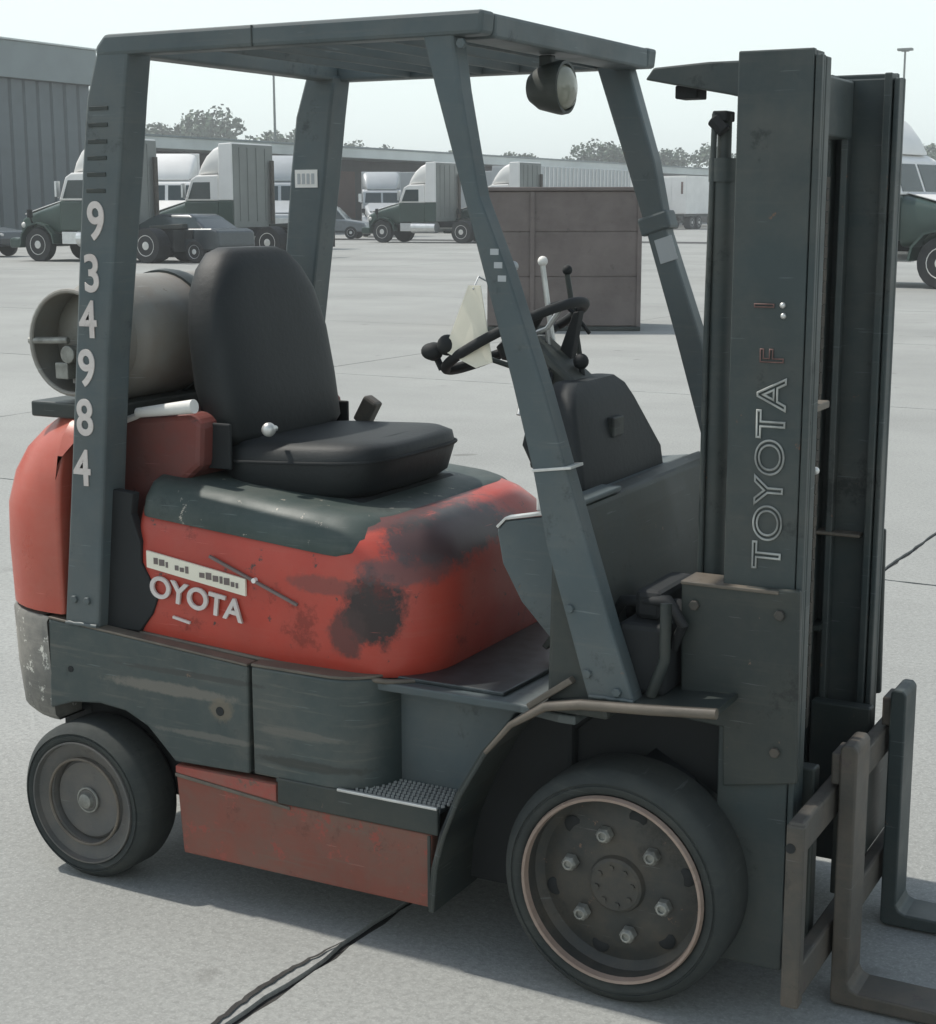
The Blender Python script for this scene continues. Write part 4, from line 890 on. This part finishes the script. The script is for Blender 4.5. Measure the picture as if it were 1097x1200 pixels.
d = empty('dock_warehouse', (-58.0, 0, 0)); tag(d, 'long low warehouse with pale canopy edge running behind the parked trucks', 'building')
m = MB(); m.box((-25, 66, 0), (-3.0, 330, 5.0)); m.build('wall', 'dockdark', d)
m = MB(); m.box((-25.2, 65.8, 5.001), (0.0, 330.2, 5.66)); m.build('canopy_edge', 'roofedge', d, 0.03)
m = MB(); m.box((-25.4, 65.6, 5.661), (0.1, 330.4, 5.76)); m.build('roof_trim', 'fascia', d)
for i in range(34):
    y = 70 + i * 4.1
    if i == 0:
        m = MB(); m.box((-2.99, -1.25, 0.9), (-2.93, 1.25, 4.2)); dd0 = m.build('dock_door', 'brick', d); o = dd0
    else: o = dd0.copy(); COL.objects.link(o)
    o.location.y = y

# poles
def pole(x, y, h, lab):
    t = empty('light_pole', (x, y, 0))
    m = MB(); m.cyl((0, 0, 0), (0, 0, h), 0.14, 0.08, 12); m.build('pole', 'tgrey', t, smooth=40)
    m = MB(); m.box((-0.3, -0.12, h - 0.12), (0.3, 0.12, h - 0.06)); m.build('arm', 'tgrey', t, 0.02)
    m = MB(); m.box((-0.6, -0.28, h - 0.05), (0.6, 0.28, h + 0.15)); m.build('lamp_head', 'tgrey', t, 0.04)
    tag(t, lab, 'light pole', 'yard light poles')
pole(-71.84, 101.65, 12.2, 'tall thin light pole rising left of the far rear pillar'); pole(-30.04, 129.75, 14.0, 'light pole whose head shows above the far mast rail')

# ================================================================== trees
def make_tree(seed, lab):
    rnd = random.Random(seed); t = empty('tree')
    H_ = 13.0; m = MB(); m.tube([(0, 0, 0), (0.2, 0.1, 2.5), (0.1, 0.2, 5.5), (0.3, 0, 9.5)], [0.42, 0.34, 0.24, 0.08], 8)
    cl = []
    for k in range(16):
        a = rnd.uniform(0, 6.28); rr = rnd.uniform(0.8, 4.6); z = rnd.uniform(4.0, 12.2) - rr * 0.25
        cl.append((rr * math.cos(a), rr * math.sin(a), z, rnd.uniform(1.1, 2.2)))
        if k < 8: m.tube([(0.1, 0.1, 3.0 + k * 0.6), (rr * math.cos(a) * 0.6, rr * math.sin(a) * 0.6, z - 0.8), (rr * math.cos(a), rr * math.sin(a), z)], [0.14, 0.09, 0.03], 6)
    m.build('trunk', 'bark', t, smooth=60)
    c = MB()
    for (x, y, z, r) in cl:
        for _ in range(190):
            v = Vector((rnd.gauss(0, 1), rnd.gauss(0, 1), rnd.gauss(0, 0.8))).normalized() * r * rnd.uniform(0.45, 1.08)
            q = Vector((x, y, z)) + v; s = rnd.uniform(0.16, 0.40)
            n1 = Vector((rnd.gauss(0, 1), rnd.gauss(0, 1), rnd.gauss(0, 1))).normalized(); n2 = n1.orthogonal().normalized(); n3 = n1.cross(n2)
            c.face([c.bm.verts.new(q + n2 * s), c.bm.verts.new(q + n3 * s * 0.7), c.bm.verts.new(q - n2 * s), c.bm.verts.new(q - n3 * s * 0.7)])
    o = c.build('crown', 'leaf', t)
    return t
TP = [make_tree(11, ''), make_tree(23, ''), make_tree(37, '')]
tspots = [(-170.57, 204.75, 1.02, 'between the two rear pillars, first from the left'), (-166.88, 206.72, 1.12, 'between the two rear pillars, second from the left'), (-163.18, 208.7, 1.16, 'between the two rear pillars, tallest of the clump'),
          (-159.48, 210.67, 1.2, 'between the two rear pillars, just right of the tallest'), (-155.17, 212.97, 0.94, 'between the two rear pillars, second from the right'), (-150.86, 215.28, 1.08, 'behind the light pole beside the far rear pillar'),
          (-138.38, 222.87, 0.86, 'right of the far rear pillar, first from the left'), (-134.0, 224.85, 0.85, 'right of the far rear pillar, second from the left'), (-128.83, 228.11, 0.84, 'just left of the near front pillar top'),
          (-122.52, 230.42, 0.86, 'hidden mostly by the near front pillar'), (-113.12, 234.36, 1.0, 'under the round lamp, first from the left'), (-109.0, 236.67, 0.9, 'under the round lamp, second from the left'),
          (-104.88, 239.3, 1.04, 'left of the far front pillar, darker clump'), (-100.0, 241.6, 1.10, 'touching the far front pillar'), (-94.79, 245.22, 0.84, 'above the white box trailer'), (-90.48, 247.53, 0.82, 'beside the mast cylinder'), (-57.82, 264.97, 0.95, 'at the far right beyond the mast')]
for i, (x, y, s, lab) in enumerate(tspots):
    k = i % 3; o = TP[k] if i < 3 else copy_tree(TP[k])
    o.location = (x, y, 0); o.rotation_euler.z = i * 1.7; s *= (1.12 if i < 6 else 1.10 if i < 9 else 0.92 if i < 14 else 1.1); o.scale = (s * 1.15, s * 1.15, s)
    tag(o, 'green leafy tree beyond the warehouse, ' + lab, 'tree', 'trees beyond the warehouse')

# ================================================================== summer haze
m, n, l, p = new_mat('haze_air'); n.remove(p)
pv = n.new('ShaderNodeVolumePrincipled'); pv.inputs['Color'].default_value = (0.93, 0.96, 0.97, 1); pv.inputs['Density'].default_value = 0.0013; pv.inputs['Anisotropy'].default_value = 0.2
l.new(pv.outputs[0], n['Material Output'].inputs['Volume']); M['haze'] = m
hz = MB().box((-720, -720, -1.5), (720, 720, 24)).build('haze', 'haze'); tag(hz, kind='stuff')
S.render.engine = 'CYCLES'
